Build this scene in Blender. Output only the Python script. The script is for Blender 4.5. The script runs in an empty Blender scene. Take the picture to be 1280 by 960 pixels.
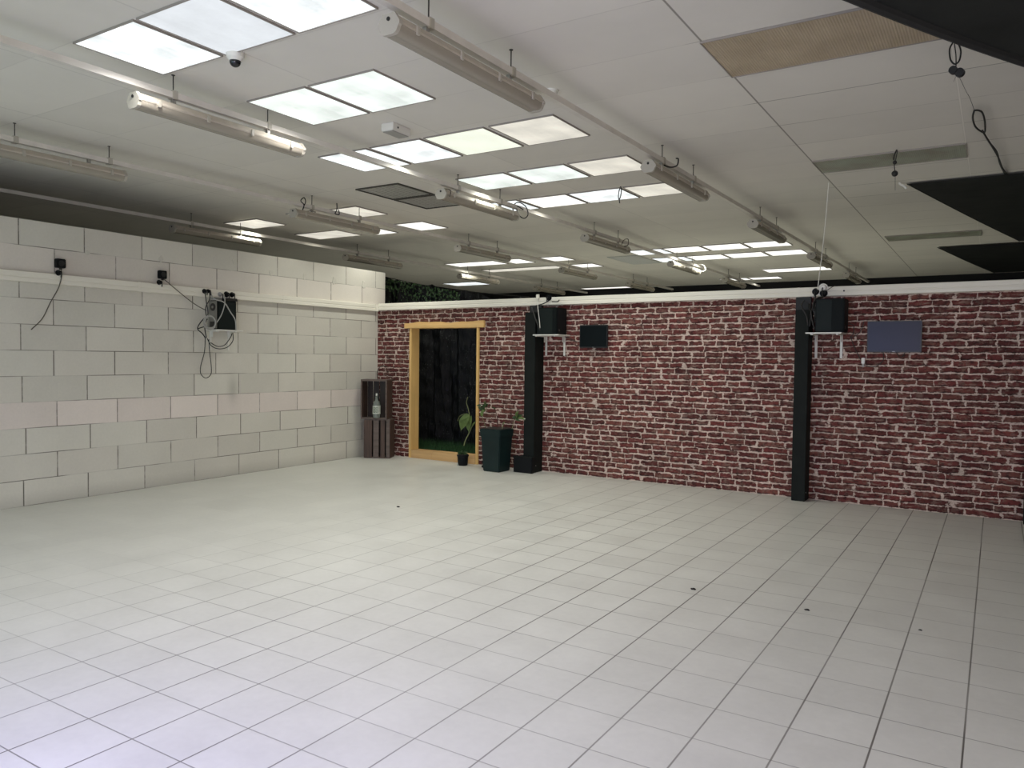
import bpy, bmesh, math, random
from mathutils import Vector, Matrix
random.seed(7)
C = bpy.context.scene.collection
sc = bpy.context.scene

# ------------------------------------------------------------ camera
F, YAW, PIT, ROL, H = 963.01, 0.5615, 0.0344, 0.0115, 1.4839      # F in pixels of a 1280 px wide frame
fwd = Vector((-math.sin(YAW)*math.cos(PIT), math.cos(YAW)*math.cos(PIT), -math.sin(PIT)))
r0 = Vector((math.cos(YAW), math.sin(YAW), 0)); u0 = r0.cross(fwd)
RT = math.cos(ROL)*r0 + math.sin(ROL)*u0
UP = -math.sin(ROL)*r0 + math.cos(ROL)*u0
EYE = Vector((0, 0, H))
cd = bpy.data.cameras.new('camera'); cam = bpy.data.objects.new('camera', cd); C.objects.link(cam)
cd.sensor_width = 36; cd.lens = F/1280*36; cd.clip_start = 0.05; cd.clip_end = 100
m = Matrix((RT, UP, -fwd)).transposed().to_4x4(); m.translation = EYE
cam.matrix_world = m
sc.camera = cam

# ------------------------------------------------------------ light
sc.view_settings.view_transform = 'Standard'; sc.view_settings.look = 'None'
sc.view_settings.exposure = 0.26; sc.view_settings.gamma = 1; sc.view_settings.use_curve_mapping = False
w = bpy.data.worlds.new('world'); sc.world = w; w.use_nodes = True
w.node_tree.nodes['Background'].inputs[0].default_value = (0.75, 0.88, 1.0, 1)
w.node_tree.nodes['Background'].inputs[1].default_value = 1.0
def area(name, loc, target, sx, sy, power, col):
    l = bpy.data.lights.new(name, 'AREA'); l.shape = 'RECTANGLE'; l.size = sx; l.size_y = sy
    l.energy = power; l.color = col
    o = bpy.data.objects.new(name, l); C.objects.link(o); o.location = loc
    o.rotation_euler = (Vector(target)-Vector(loc)).to_track_quat('-Z', 'Y').to_euler()
    return o
# daylight entering by the shopfront behind the camera, then two added fill lamps
area('daylight_shopfront', (-5.0, -2.32, 1.35), (-5.0, 8, 1.5), 5.2, 2.1, 40, (0.50, 0.92, 1.0))
area('added_side_fill', (0.9, -2.32, 1.5), (0.2, 8, 1.6), 2.4, 1.8, 125, (1.0, 0.93, 0.92))  # added warm fill lamp, brightens the right side
area('added_violet_fill', (-2.3, 0.2, 1.5), (-2.2, 1.7, 0), 1.6, 0.1, 42, (0.44, 0.40, 1.0))  # added lamp out of view, tints the near floor violet

def at(u, v, ax, val):
    """point of the plane axis=val on the ray of photo position u, v"""
    d = fwd*F + RT*(u-640) + UP*(480-v)
    return EYE + d*((val-EYE[ax])/d[ax])

# ------------------------------------------------------------ materials
def mat(name, col, rough=0.6, metal=0.0, noise=0.0, nscale=8, bump=0.0, bscale=60, emis=None, estr=0, trans=0, spec=0.5):
    m = bpy.data.materials.new(name); m.use_nodes = True; nt = m.node_tree; b = nt.nodes['Principled BSDF']
    b.inputs['Base Color'].default_value = (*col, 1); b.inputs['Roughness'].default_value = rough
    b.inputs['Metallic'].default_value = metal; b.inputs['Specular IOR Level'].default_value = spec
    b.inputs['Transmission Weight'].default_value = trans
    tc = nt.nodes.new('ShaderNodeTexCoord')
    if noise:
        n = nt.nodes.new('ShaderNodeTexNoise'); n.inputs['Scale'].default_value = nscale; n.inputs['Detail'].default_value = 5
        r = nt.nodes.new('ShaderNodeMapRange'); r.inputs['From Min'].default_value = .3; r.inputs['From Max'].default_value = .7
        r.inputs['To Min'].default_value = 1-noise; r.inputs['To Max'].default_value = 1+noise
        mx = nt.nodes.new('ShaderNodeVectorMath'); mx.operation = 'SCALE'; mx.inputs[0].default_value = col
        nt.links.new(tc.outputs['Object'], n.inputs['Vector']); nt.links.new(n.outputs['Fac'], r.inputs['Value'])
        nt.links.new(r.outputs[0], mx.inputs['Scale']); nt.links.new(mx.outputs[0], b.inputs['Base Color'])
    if bump:
        n = nt.nodes.new('ShaderNodeTexNoise'); n.inputs['Scale'].default_value = bscale; n.inputs['Detail'].default_value = 4
        bp = nt.nodes.new('ShaderNodeBump'); bp.inputs['Strength'].default_value = bump; bp.inputs['Distance'].default_value = .02
        nt.links.new(tc.outputs['Object'], n.inputs['Vector']); nt.links.new(n.outputs['Fac'], bp.inputs['Height'])
        nt.links.new(bp.outputs[0], b.inputs['Normal'])
    if emis:
        b.inputs['Emission Color'].default_value = (*emis, 1); b.inputs['Emission Strength'].default_value = estr
    return m

class NT:
    """small helper for building maths in a node tree"""
    def __init__(s, name):
        s.m = bpy.data.materials.new(name); s.m.use_nodes = True; s.t = s.m.node_tree; s.b = s.t.nodes['Principled BSDF']
    def n(s, typ, **kw):
        x = s.t.nodes.new(typ)
        for k, v in kw.items(): setattr(x, k, v)
        return x
    def put(s, sock, v):
        if isinstance(v, bpy.types.NodeSocket): s.t.links.new(v, sock)
        else: sock.default_value = v
    def ma(s, op, a, b=0.0, c=0.0):
        x = s.n('ShaderNodeMath', operation=op); s.put(x.inputs[0], a); s.put(x.inputs[1], b); s.put(x.inputs[2], c); return x.outputs[0]
    def xyz(s):
        tc = s.n('ShaderNodeTexCoord'); sp = s.n('ShaderNodeSeparateXYZ'); s.t.links.new(tc.outputs['Object'], sp.inputs[0])
        return tc.outputs['Object'], sp.outputs[0], sp.outputs[1], sp.outputs[2]
    def comb(s, x, y, z=0.0):
        c = s.n('ShaderNodeCombineXYZ'); s.put(c.inputs[0], x); s.put(c.inputs[1], y); s.put(c.inputs[2], z); return c.outputs[0]
    def noise(s, vec, scale, detail=3, rough=.5):
        x = s.n('ShaderNodeTexNoise'); s.t.links.new(vec, x.inputs['Vector']); x.inputs['Scale'].default_value = scale
        x.inputs['Detail'].default_value = detail; x.inputs['Roughness'].default_value = rough; return x.outputs['Fac']
    def white(s, vec):
        x = s.n('ShaderNodeTexWhiteNoise', noise_dimensions='3D'); s.t.links.new(vec, x.inputs['Vector']); return x.outputs['Value']
    def rng(s, v, a, b, c=0.0, d=1.0):
        x = s.n('ShaderNodeMapRange'); s.put(x.inputs['Value'], v)
        for k, q in zip(('From Min', 'From Max', 'To Min', 'To Max'), (a, b, c, d)): x.inputs[k].default_value = q
        return x.outputs[0]
    def mix(s, f, a, b):
        x = s.n('ShaderNodeMix', data_type='RGBA'); s.put(x.inputs[0], f)
        for i, q in ((6, a), (7, b)):
            s.put(x.inputs[i], (*q, 1) if isinstance(q, tuple) else q)
        return x.outputs[2]
    def bump(s, h, strength, dist):
        x = s.n('ShaderNodeBump'); x.inputs['Strength'].default_value = strength; x.inputs['Distance'].default_value = dist
        s.t.links.new(h, x.inputs['Height']); s.t.links.new(x.outputs[0], s.b.inputs['Normal'])

def floor_mat():
    k = NT('floor_tiles'); v, x, y, z = k.xyz(); S = .3008
    u = k.ma('DIVIDE', k.ma('SUBTRACT', x, -2.7765), S); t = k.ma('DIVIDE', k.ma('SUBTRACT', y, 3.2016), S)
    def edge(q):   # metres to the nearest joint
        f = k.ma('FRACT', q); return k.ma('MULTIPLY', k.ma('MINIMUM', f, k.ma('SUBTRACT', 1.0, f)), S)
    eu, et = edge(u), edge(t)
    ju = k.rng(eu, .0026, .0044, 1, 0); jt = k.rng(et, .0018, .0036, 1, 0)
    patch = k.noise(v, .55, 2)
    ju = k.ma('MULTIPLY', ju, k.rng(patch, .4, .62, .6, 1.0)); jt = k.ma('MULTIPLY', jt, k.rng(patch, .35, .65, .45, .95))
    glare_fade = k.ma('MAXIMUM', k.rng(x, -5.4, -3.2, .10, 1.0), k.rng(y, 3.0, 1.8, .0, .8))     # grout faded to floor colour on the left, window glare put into the colour
    ju = k.ma('MULTIPLY', ju, glare_fade); jt = k.ma('MULTIPLY', jt, glare_fade)
    cell = k.white(k.comb(k.ma('FLOOR', u), k.ma('FLOOR', t)))
    n1 = k.noise(v, 3.0, 6, .6); n2 = k.noise(v, 26, 4, .6)
    val = k.ma('ADD', k.ma('ADD', k.rng(cell, 0, 1, .975, 1.025), k.rng(n1, .3, .7, -.05, .05)), k.rng(n2, .3, .7, -.025, .025))
    sv = k.n('ShaderNodeVectorMath', operation='SCALE'); sv.inputs[0].default_value = (.58, .57, .52); k.put(sv.inputs['Scale'], val)
    c = k.mix(ju, sv.outputs[0], (.09, .08, .07)); c = k.mix(jt, c, (.15, .14, .125))
    k.put(k.b.inputs['Base Color'], c)
    k.put(k.b.inputs['Roughness'], k.rng(n1, .3, .7, .34, .46)); k.b.inputs['Specular IOR Level'].default_value = .5
    hgt = k.ma('SUBTRACT', k.ma('MULTIPLY', n1, .25), k.ma('MAXIMUM', ju, jt)); hgt = k.ma('ADD', hgt, k.ma('MULTIPLY', cell, .1))
    k.bump(hgt, .35, .004)
    return k.m

def ceiling_mat():
    k = NT('ceiling_panels'); v, x, y, z = k.xyz()
    u = k.ma('DIVIDE', k.ma('SUBTRACT', x, -1.48), 1.21); t = k.ma('DIVIDE', k.ma('SUBTRACT', y, 4.34), .6167)
    def edge(q, S):
        f = k.ma('FRACT', q); return k.ma('MULTIPLY', k.ma('MINIMUM', f, k.ma('SUBTRACT', 1.0, f)), S)
    eu, et = edge(u, 1.21), edge(t, .6167)
    right = k.rng(x, -1.6, -1.5, .22, 1.0)
    left = k.rng(x, -5.0, -6.0, 0, .3)
    w_ = k.ma('MAXIMUM', right, left)
    pat = k.noise(v, .6, 2)
    ju = k.ma('MULTIPLY', k.rng(eu, .004, .008, 1, 0), w_); jt = k.ma('MULTIPLY', k.rng(et, .003, .006, 1, 0), k.ma('MULTIPLY', w_, k.rng(pat, .4, .6, .35, 1)))
    cell = k.white(k.comb(k.ma('FLOOR', u), k.ma('FLOOR', t)))
    n1 = k.noise(v, 1.2, 4, .6)
    val = k.ma('ADD', k.rng(cell, 0, 1, .96, 1.03), k.rng(n1, .3, .7, -.035, .035))
    sv = k.n('ShaderNodeVectorMath', operation='SCALE'); sv.inputs[0].default_value = (.68, .645, .585); k.put(sv.inputs['Scale'], val)
    pale = k.rng(x, -.9, -.8); jc = k.mix(k.ma('MULTIPLY', pale, ju), (.2, .18, .155), (.78, .74, .68))
    c = k.mix(k.ma('MULTIPLY', k.ma('MAXIMUM', ju, jt), .85), sv.outputs[0], jc)
    k.put(k.b.inputs['Base Color'], c); k.b.inputs['Roughness'].default_value = .85
    return k.m

def block_mat():
    k = NT('aerated_concrete_blocks'); v, x, y, z = k.xyz()
    row = k.ma('FLOOR', k.ma('DIVIDE', z, .25)); odd = k.ma('MODULO', row, 2.0)
    wob = k.ma('MULTIPLY', k.ma('SUBTRACT', k.white(k.comb(row, 3.3)), .5), .05)
    u = k.ma('DIVIDE', k.ma('SUBTRACT', k.ma('ADD', k.ma('SUBTRACT', y, 3.74), wob), k.ma('MULTIPLY', odd, .3125)), .625)
    def edge(q, S):
        f = k.ma('FRACT', q); return k.ma('MULTIPLY', k.ma('MINIMUM', f, k.ma('SUBTRACT', 1.0, f)), S)
    n2 = k.noise(v, 9, 4, .7)
    eu, ez = edge(u, .625), edge(k.ma('DIVIDE', z, .25), .25)
    cell = k.white(k.comb(k.ma('FLOOR', u), row, 1.7)); cell2 = k.white(k.comb(k.ma('FLOOR', u), row, 9.1))
    ju = k.ma('MULTIPLY', k.rng(eu, .003, .0075, 1, 0), k.rng(k.ma('ADD', n2, k.ma('MULTIPLY', cell, .3)), .45, .7, .35, 1))
    jz = k.ma('MULTIPLY', k.rng(ez, .002, .005, 1, 0), k.rng(k.noise(v, 1.6, 3), .42, .58, .15, .95))
    n1 = k.noise(v, 1.3, 5, .6); n3 = k.noise(v, 45, 3, .7)
    val = k.ma('ADD', k.ma('ADD', k.rng(cell, 0, 1, .93, 1.05), k.rng(n1, .3, .7, -.05, .05)), k.rng(n3, .3, .7, -.03, .03))
    pink = k.ma('MAXIMUM', k.ma('COMPARE', row, 3.0, .2), k.ma('MULTIPLY', k.ma('COMPARE', row, 9.0, .2), .45))
    base = k.mix(k.rng(cell2, 0, 1, 0, .45), (.60, .575, .50), (.60, .55, .48))
    base = k.mix(k.ma('MULTIPLY', pink, .9), base, (.71, .63, .57))
    base = k.mix(k.rng(z, .0, .14, .45, 0), base, (.33, .31, .27))       # darker towards the foot
    sv = k.n('ShaderNodeVectorMath', operation='SCALE'); k.put(sv.inputs[0], base); k.put(sv.inputs['Scale'], val)
    c = k.mix(k.ma('MAXIMUM', ju, jz), sv.outputs[0], (.13, .115, .09))
    # grey smudge below the wall computer
    dy = k.ma('DIVIDE', k.ma('SUBTRACT', y, 6.15), .07); dz = k.ma('DIVIDE', k.ma('SUBTRACT', z, 1.06), .16)
    sm = k.ma('POWER', 2.718, k.ma('MULTIPLY', k.ma('ADD', k.ma('MULTIPLY', dy, dy), k.ma('MULTIPLY', dz, dz)), -1.0))
    c = k.mix(k.ma('MULTIPLY', sm, .4), c, (.22, .21, .18))
    k.put(k.b.inputs['Base Color'], c); k.b.inputs['Roughness'].default_value = .9
    k.bump(k.ma('SUBTRACT', k.ma('MULTIPLY', n3, .2), k.ma('MAXIMUM', ju, jz)), .4, .004)
    return k.m

def brick_mat():
    k = NT('brick_wallpaper'); v, x, y, z = k.xyz(); RH = .0655
    wz = k.ma('MULTIPLY', k.ma('SUBTRACT', k.noise(k.comb(k.ma('MULTIPLY', x, 1.0), k.ma('MULTIPLY', z, 1.0)), 7.0, 5, .72), .5), .052)
    zz = k.ma('DIVIDE', k.ma('ADD', z, wz), RH); row = k.ma('FLOOR', zz)
    rr = k.white(k.comb(row, 4.4))
    wx = k.ma('MULTIPLY', k.ma('SUBTRACT', k.noise(k.comb(k.ma('MULTIPLY', x, 2.4), k.ma('MULTIPLY', row, 7.77)), 1.0, 2), .5), .42)
    wx2 = k.ma('MULTIPLY', k.ma('SUBTRACT', k.noise(v, 22, 4, .65), .5), .06)
    uu = k.ma('DIVIDE', k.ma('ADD', k.ma('ADD', k.ma('ADD', x, wx), wx2), k.ma('MULTIPLY', rr, 3.1)), .205)
    def edge(q, S):
        f = k.ma('FRACT', q); return k.ma('MULTIPLY', k.ma('MINIMUM', f, k.ma('SUBTRACT', 1.0, f)), S)
    eu, ez = edge(uu, .205), edge(zz, RH)
    cell = k.white(k.comb(k.ma('FLOOR', uu), row, 2.2)); cell2 = k.white(k.comb(k.ma('FLOOR', uu), row, 5.2))
    n1 = k.noise(k.comb(k.ma('MULTIPLY', x, .55), y, z), 32, 5, .65); n2 = k.noise(v, 90, 3, .7)
    d = k.ma('MINIMUM', k.ma('MULTIPLY', eu, .85), ez)
    d = k.ma('ADD', d, k.ma('MULTIPLY', k.ma('SUBTRACT', n1, .5), .036))
    d = k.ma('ADD', d, k.ma('MULTIPLY', k.ma('SUBTRACT', k.noise(v, 5, 2), .5), .014))
    st = k.noise(k.comb(k.ma('MULTIPLY', x, 7.0), k.ma('MULTIPLY', z, 38.0)), 1.0, 4, .7)
    d = k.ma('ADD', d, k.ma('MULTIPLY', k.ma('SUBTRACT', st, .5), .022))
    mort = k.rng(d, .0045, .0085, 1, 0)
    fz = k.ma('FRACT', zz)
    red = k.mix(cell, (.150, .032, .029), (.080, .020, .018)); red = k.mix(k.rng(cell2, .6, 1, 0, .55), red, (.20, .075, .055))
    red = k.mix(k.rng(n1, .50, .62, 0, .75), red, (.022, .010, .009))     # burnt, broken faces of the printed bricks
    red = k.mix(k.rng(n2, .55, .75, 0, .35), red, (.26, .12, .095))
    mc = k.mix(k.rng(n2, .3, .7, 0, 1), (.72, .58, .50), (.32, .235, .195))
    mc = k.mix(k.rng(k.noise(v, 7, 3), .5, .68, 0, .6), mc, (.50, .40, .34))
    red = k.mix(k.rng(st, .44, .36, 0, .8), red, (.26, .16, .13))
    red = k.mix(k.rng(k.noise(v, 10, 4, .7), .52, .64, 0, .6), red, (.20, .13, .105))
    red = k.mix(k.ma('MULTIPLY', k.rng(fz, .12, .34, 1, 0), .75), red, (.016, .008, .007))      # printed dark lower edges
    mc = k.mix(k.ma('MULTIPLY', k.rng(fz, .85, .98, 0, 1), .55), mc, (.60, .46, .40))
    c = k.mix(mort, red, mc)
    sv = k.n('ShaderNodeVectorMath', operation='SCALE'); k.put(sv.inputs[0], c); k.put(sv.inputs['Scale'], k.rng(k.noise(v, 3.2, 5, .75), .32, .68, .68, 1.25)); c = sv.outputs[0]
    k.put(k.b.inputs['Base Color'], c); k.b.inputs['Roughness'].default_value = .8; k.b.inputs['Specular IOR Level'].default_value = .25
    return k.m

def wood_mat(name, c1, c2, axis=2, scale=1.0, rough=.6):
    k = NT(name); v, x, y, z = k.xyz()
    s = [14*scale, 14*scale, 14*scale]; s[axis] = 1.2*scale
    vec = k.comb(k.ma('MULTIPLY', x, s[0]), k.ma('MULTIPLY', y, s[1]), k.ma('MULTIPLY', z, s[2]))
    n = k.noise(vec, 1.6, 6, .65); n2 = k.noise(v, 3, 2)
    c = k.mix(k.rng(n, .3, .7), c1, c2); c = k.mix(k.rng(n2, .4, .7, 0, .35), c, tuple(q*.75 for q in c1))
    k.put(k.b.inputs['Base Color'], c); k.b.inputs['Roughness'].default_value = rough
    k.bump(n, .15, .003)
    return k.m

def skylight_mat(name, col, strength, streak=.25, seed=0.0):
    """translucent ceiling panel lit from the roof light above it; grime and folds vary what it lets through"""
    k = NT(name); v, x, y, z = k.xyz()
    vv = k.comb(k.ma('ADD', k.ma('MULTIPLY', x, 2.2), seed), k.ma('MULTIPLY', y, 3.0))
    n = k.ma('ADD', k.ma('MULTIPLY', k.noise(vv, 1.3, 3, .5), .6), k.ma('MULTIPLY', k.noise(k.comb(k.ma('ADD', k.ma('MULTIPLY', x, 9.0), seed), k.ma('MULTIPLY', y, 1.2)), 1.0, 2), .4)); n2 = k.noise(v, 40, 2)
    s = k.ma('MULTIPLY', strength, k.ma('ADD', k.rng(n, .35, .65, 1-streak, 1+streak*.4), k.rng(n2, .3, .7, -.02, .02)))
    k.b.inputs['Base Color'].default_value = (.3, .3, .3, 1); k.b.inputs['Roughness'].default_value = .5
    k.b.inputs['Emission Color'].default_value = (*col, 1); k.put(k.b.inputs['Emission Strength'], s)
    return k.m

def ribbed_mat(name, c1, c2):
    k = NT(name); v, x, y, z = k.xyz()
    s = k.ma('SINE', k.ma('MULTIPLY', x, 420.0)); n = k.noise(v, 4, 3)
    c = k.mix(k.rng(n, .35, .65), c1, c2)
    c = k.mix(k.rng(s, -1, 1, 0, .16), c, tuple(q*.6 for q in c1))
    k.put(k.b.inputs['Base Color'], c); k.b.inputs['Roughness'].default_value = .45; k.bump(s, .3, .004)
    return k.m

M = dict(
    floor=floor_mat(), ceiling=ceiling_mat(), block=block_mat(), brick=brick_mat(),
    plaster=mat('plaster', (.42, .40, .36), .9, noise=.05), plaster_patch=mat('plaster_patch', (.56, .53, .46), .9, noise=.05, nscale=30),
    dark_wall=mat('dark_wall', (.085, .07, .05), .9, noise=.2), black_wall=mat('black_wall', (.006, .006, .007), .9),
    trunk=mat('trunking_white', (.76, .72, .62), .45, noise=.015, nscale=3), white=mat('white_plastic', (.70, .68, .62), .4),
    rail=mat('rail_white', (.62, .58, .52), .5, noise=.06), housing=mat('fixture_housing', (.44, .39, .32), .5, noise=.1, nscale=12),
    diffuser=mat('fixture_diffuser', (.40, .36, .29), .25, trans=.25, bump=.1, bscale=80), tube=mat('fluorescent_tube', (.8, .8, .76), .3),
    clip=mat('latch_plastic', (.40, .37, .31), .5), steel=mat('steel', (.35, .34, .32), .4, metal=.8), darksteel=mat('dark_steel', (.05, .045, .04), .5, metal=.4),
    black=mat('black_plastic', (.004, .005, .006), .6, spec=.2), blackpaint=mat('black_painted_timber', (.006, .008, .007), .7, spec=.2, noise=.25, nscale=5, bump=.1),
    blackpaint2=mat('black_painted_timber_side', (.009, .009, .009), .6),
    rubber=mat('black_cable', (.012, .011, .01), .5), greycable=mat('grey_cable', (.36, .35, .32), .5), cable2=mat('brown_grey_cable', (.10, .085, .065), .5),
    screen=mat('screen_glass', (.002, .004, .005), .4, spec=.15), screen2=mat('screen_glass_bluish', (.016, .015, .028), .3, spec=.3), bezel=mat('screen_bezel', (.008, .008, .009), .4),
    pc=mat('pc_case', (.003, .005, .005), .6, spec=.15), pc2=mat('pc_case_panel', (.006, .010, .009), .55, spec=.2), pcgrey=mat('pc_rear_plate', (.28, .27, .24), .4, metal=.5),
    frame=wood_mat('pine_frame', (.80, .52, .19), (.66, .40, .14), 2), lintel=wood_mat('pine_lintel', (.78, .50, .20), (.62, .37, .13), 0),
    sill=wood_mat('pine_sill', (.66, .42, .19), (.52, .31, .13), 0),
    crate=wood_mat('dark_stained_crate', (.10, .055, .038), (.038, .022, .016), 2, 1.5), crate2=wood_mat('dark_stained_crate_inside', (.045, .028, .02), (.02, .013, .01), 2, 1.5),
    crateh=wood_mat('crate_rim', (.16, .115, .095), (.07, .05, .04), 0, 1.5),
    pot=mat('dark_green_pot', (.005, .016, .016), .45, spec=.3, noise=.2, nscale=4), soil=mat('soil', (.02, .014, .01), .95, bump=.5),
    leaf=mat('leaf_green', (.17, .25, .075), .5, noise=.3, nscale=14), leafd=mat('leaf_dark_green', (.05, .10, .035), .5, noise=.3, nscale=20),
    stem=mat('stem_green', (.17, .19, .08), .6), stemr=mat('stem_red_brown', (.07, .022, .02), .6), petal=mat('pale_leaf_tip', (.5, .5, .42), .5),
    grass=mat('artificial_turf', (.04, .11, .035), .8, noise=.4, nscale=20), glass=mat('bottle_glass', (.30, .33, .29), .12, trans=.5),
    label=mat('bottle_label', (.50, .52, .45), .6, noise=.2, nscale=30), labelg=mat('bottle_label_green', (.05, .10, .05), .6), cap=mat('bottle_cap', (.55, .55, .5), .3, metal=.5),
    cloth=mat('black_cloth', (.027, .029, .027), .75, noise=.25, nscale=3, bump=.25, bscale=7), hem=mat('black_cloth_hem', (.010, .010, .010), .8),
    brown=ribbed_mat('brown_corrugated_sheet', (.40, .32, .22), (.50, .41, .29)), greenish=ribbed_mat('dusty_green_sheet', (.34, .37, .29), (.27, .25, .19)),
    louvre=mat('louvre_metal', (.55, .56, .52), .35, metal=.3), ventmesh=mat('vent_glass', (.36, .36, .32), .3, noise=.12, nscale=9), tbar=mat('dark_t_bar', (.06, .055, .045), .6),
    edge=mat('panel_edge', (.30, .27, .24), .6), lens=mat('camera_lens', (.01, .01, .012), .1), grey=mat('grey_plastic', (.33, .32, .29), .5), debris=mat('dark_debris', (.01, .008, .006), .9), whitematte=mat('white_matte', (.7, .7, .66), .7),
)
def foil_mat():
    k = NT('black_foil'); v, x, y, z = k.xyz()
    vor = k.n('ShaderNodeTexVoronoi'); vor.feature = 'F1'; vor.inputs['Scale'].default_value = 34
    k.t.links.new(k.comb(k.ma('MULTIPLY', x, 1.0), y, k.ma('MULTIPLY', z, .55)), vor.inputs['Vector'])
    n = k.noise(v, 2.2, 3)
    spk = k.ma('MULTIPLY', k.rng(vor.outputs['Distance'], .10, .24, 1, 0), k.rng(n, .42, .65, 0, 1))
    c = k.mix(spk, (.004, .005, .006), (.16, .17, .16))
    k.put(k.b.inputs['Base Color'], c); k.b.inputs['Roughness'].default_value = .35
    k.bump(k.noise(k.comb(k.ma('MULTIPLY', x, 3.0), y, k.ma('MULTIPLY', z, .7)), 6, 5, .7), .8, .05)
    return k.m
M['foil'] = foil_mat()

# ------------------------------------------------------------ mesh helpers
def bx(bm, x0, x1, y0, y1, z0, z1, bev=0.0, rot=None):
    g = bmesh.ops.create_cube(bm, size=1.0)['verts']
    bmesh.ops.scale(bm, vec=(x1-x0, y1-y0, z1-z0), verts=g)
    bmesh.ops.translate(bm, vec=((x0+x1)/2, (y0+y1)/2, (z0+z1)/2), verts=g)
    if bev:
        es = list({e for v in g for e in v.link_edges})
        r = bmesh.ops.bevel(bm, geom=es, offset=bev, segments=2, affect='EDGES')
        g = list({v for f in r['faces'] for v in f.verts} | {v for v in g if v.is_valid})
    if rot: bmesh.ops.transform(bm, matrix=rot, verts=g)
    return g
def cyl(bm, p0, p1, r0, r1=None, seg=14):
    p0, p1 = Vector(p0), Vector(p1); d = p1-p0; r1 = r0 if r1 is None else r1
    g = bmesh.ops.create_cone(bm, cap_ends=True, segments=seg, radius1=r0, radius2=r1, depth=d.length)['verts']
    q = d.to_track_quat('Z', 'Y').to_matrix().to_4x4(); q.translation = (p0+p1)/2
    bmesh.ops.transform(bm, matrix=q, verts=g); return g
def smooth_pts(P, n=6):
    P = [Vector(p) for p in P]; out = []
    for i in range(len(P)-1):
        a, b, c, d = P[max(i-1, 0)], P[i], P[i+1], P[min(i+2, len(P)-1)]
        for k in range(n):
            t = k/n; out.append(.5*((2*b)+(c-a)*t+(2*a-5*b+4*c-d)*t*t+(3*b-a-3*c+d)*t**3))
    out.append(P[-1]); return out
def tube(bm, P, r, seg=8, n=6, taper=None):
    P = smooth_pts(P, n) if n > 1 else [Vector(p) for p in P]
    rings = []; up = Vector((0.13, .31, 1)).normalized()
    for i, p in enumerate(P):
        d = (P[min(i+1, len(P)-1)]-P[max(i-1, 0)]).normalized()
        a = d.cross(up)
        if a.length < .05: a = d.cross(Vector((1, 0, 0)))
        a.normalize(); b = d.cross(a); up = -b if b.dot(up) < 0 else b
        rr = r if taper is None else r+(taper-r)*i/(len(P)-1)
        b = d.cross(a)
        rings.append([bm.verts.new(p+a*math.cos(2*math.pi*k/seg)*rr+b*math.sin(2*math.pi*k/seg)*rr) for k in range(seg)])
        up = a.cross(d)
    for i in range(len(rings)-1):
        # match ring phase to keep the skin untwisted
        A, B = rings[i], rings[i+1]
        s = min(range(seg), key=lambda s: (A[0].co-B[s].co).length); B[:] = B[s:]+B[:s]
        if (A[1].co-B[1].co).length > (A[1].co-B[-1].co).length: B[:] = [B[0]]+B[1:][::-1]
        for k in range(seg): bm.faces.new((A[k], A[(k+1) % seg], B[(k+1) % seg], B[k]))
    bm.faces.new(rings[0][::-1]); bm.faces.new(rings[-1])
def extrude_profile(bm, prof, axis, a, b, c=(0, 0)):
    """closed profile of (p,q) points swept from a to b along axis 'x' or 'y'; q is up"""
    def P(p, q, t): return (p+c[0], t, q+c[1]) if axis == 'y' else (t, p+c[0], q+c[1])
    A = [bm.verts.new(P(p, q, a)) for p, q in prof]; B = [bm.verts.new(P(p, q, b)) for p, q in prof]; n = len(prof)
    for i in range(n): bm.faces.new((A[i], A[(i+1) % n], B[(i+1) % n], B[i]))
    bm.faces.new(A[::-1]); bm.faces.new(B)
def obj(name, bm, m, parent=None, smooth=False, loc=None, rz=0):
    bmesh.ops.recalc_face_normals(bm, faces=bm.faces[:])
    me = bpy.data.meshes.new(name); bm.to_mesh(me); bm.free()
    me.materials.append(m)
    if smooth:
        for p in me.polygons: p.use_smooth = True
        try: me.set_sharp_from_angle(angle=math.radians(40))
        except Exception: pass
    o = bpy.data.objects.new(name, me); C.objects.link(o)
    if parent: o.parent = parent
    if loc is not None: o.location = loc
    o.rotation_euler.z = rz
    return o
def tag(o, label, cat, group=None):
    o['label'] = label; o['category'] = cat
    if group: o['group'] = group
    return o
def thing(name, label, cat, loc=(0, 0, 0), rz=0, group=None):
    o = bpy.data.objects.new(name, None); C.objects.link(o); o.location = loc; o.rotation_euler.z = rz
    o.empty_display_size = .1
    return tag(o, label, cat, group)
def struct(name, bm, m, **kw):
    o = obj(name, bm, m, **kw); o['kind'] = 'structure'; return o
def B(): return bmesh.new()
def dup(root, loc, label):
    r = root.copy(); C.objects.link(r); r.location = loc; r['label'] = label
    for ch in list(root.children):
        c = ch.copy(); C.objects.link(c); c.parent = r
        for g in list(ch.children):
            d = g.copy(); C.objects.link(d); d.parent = c
    return r

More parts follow.
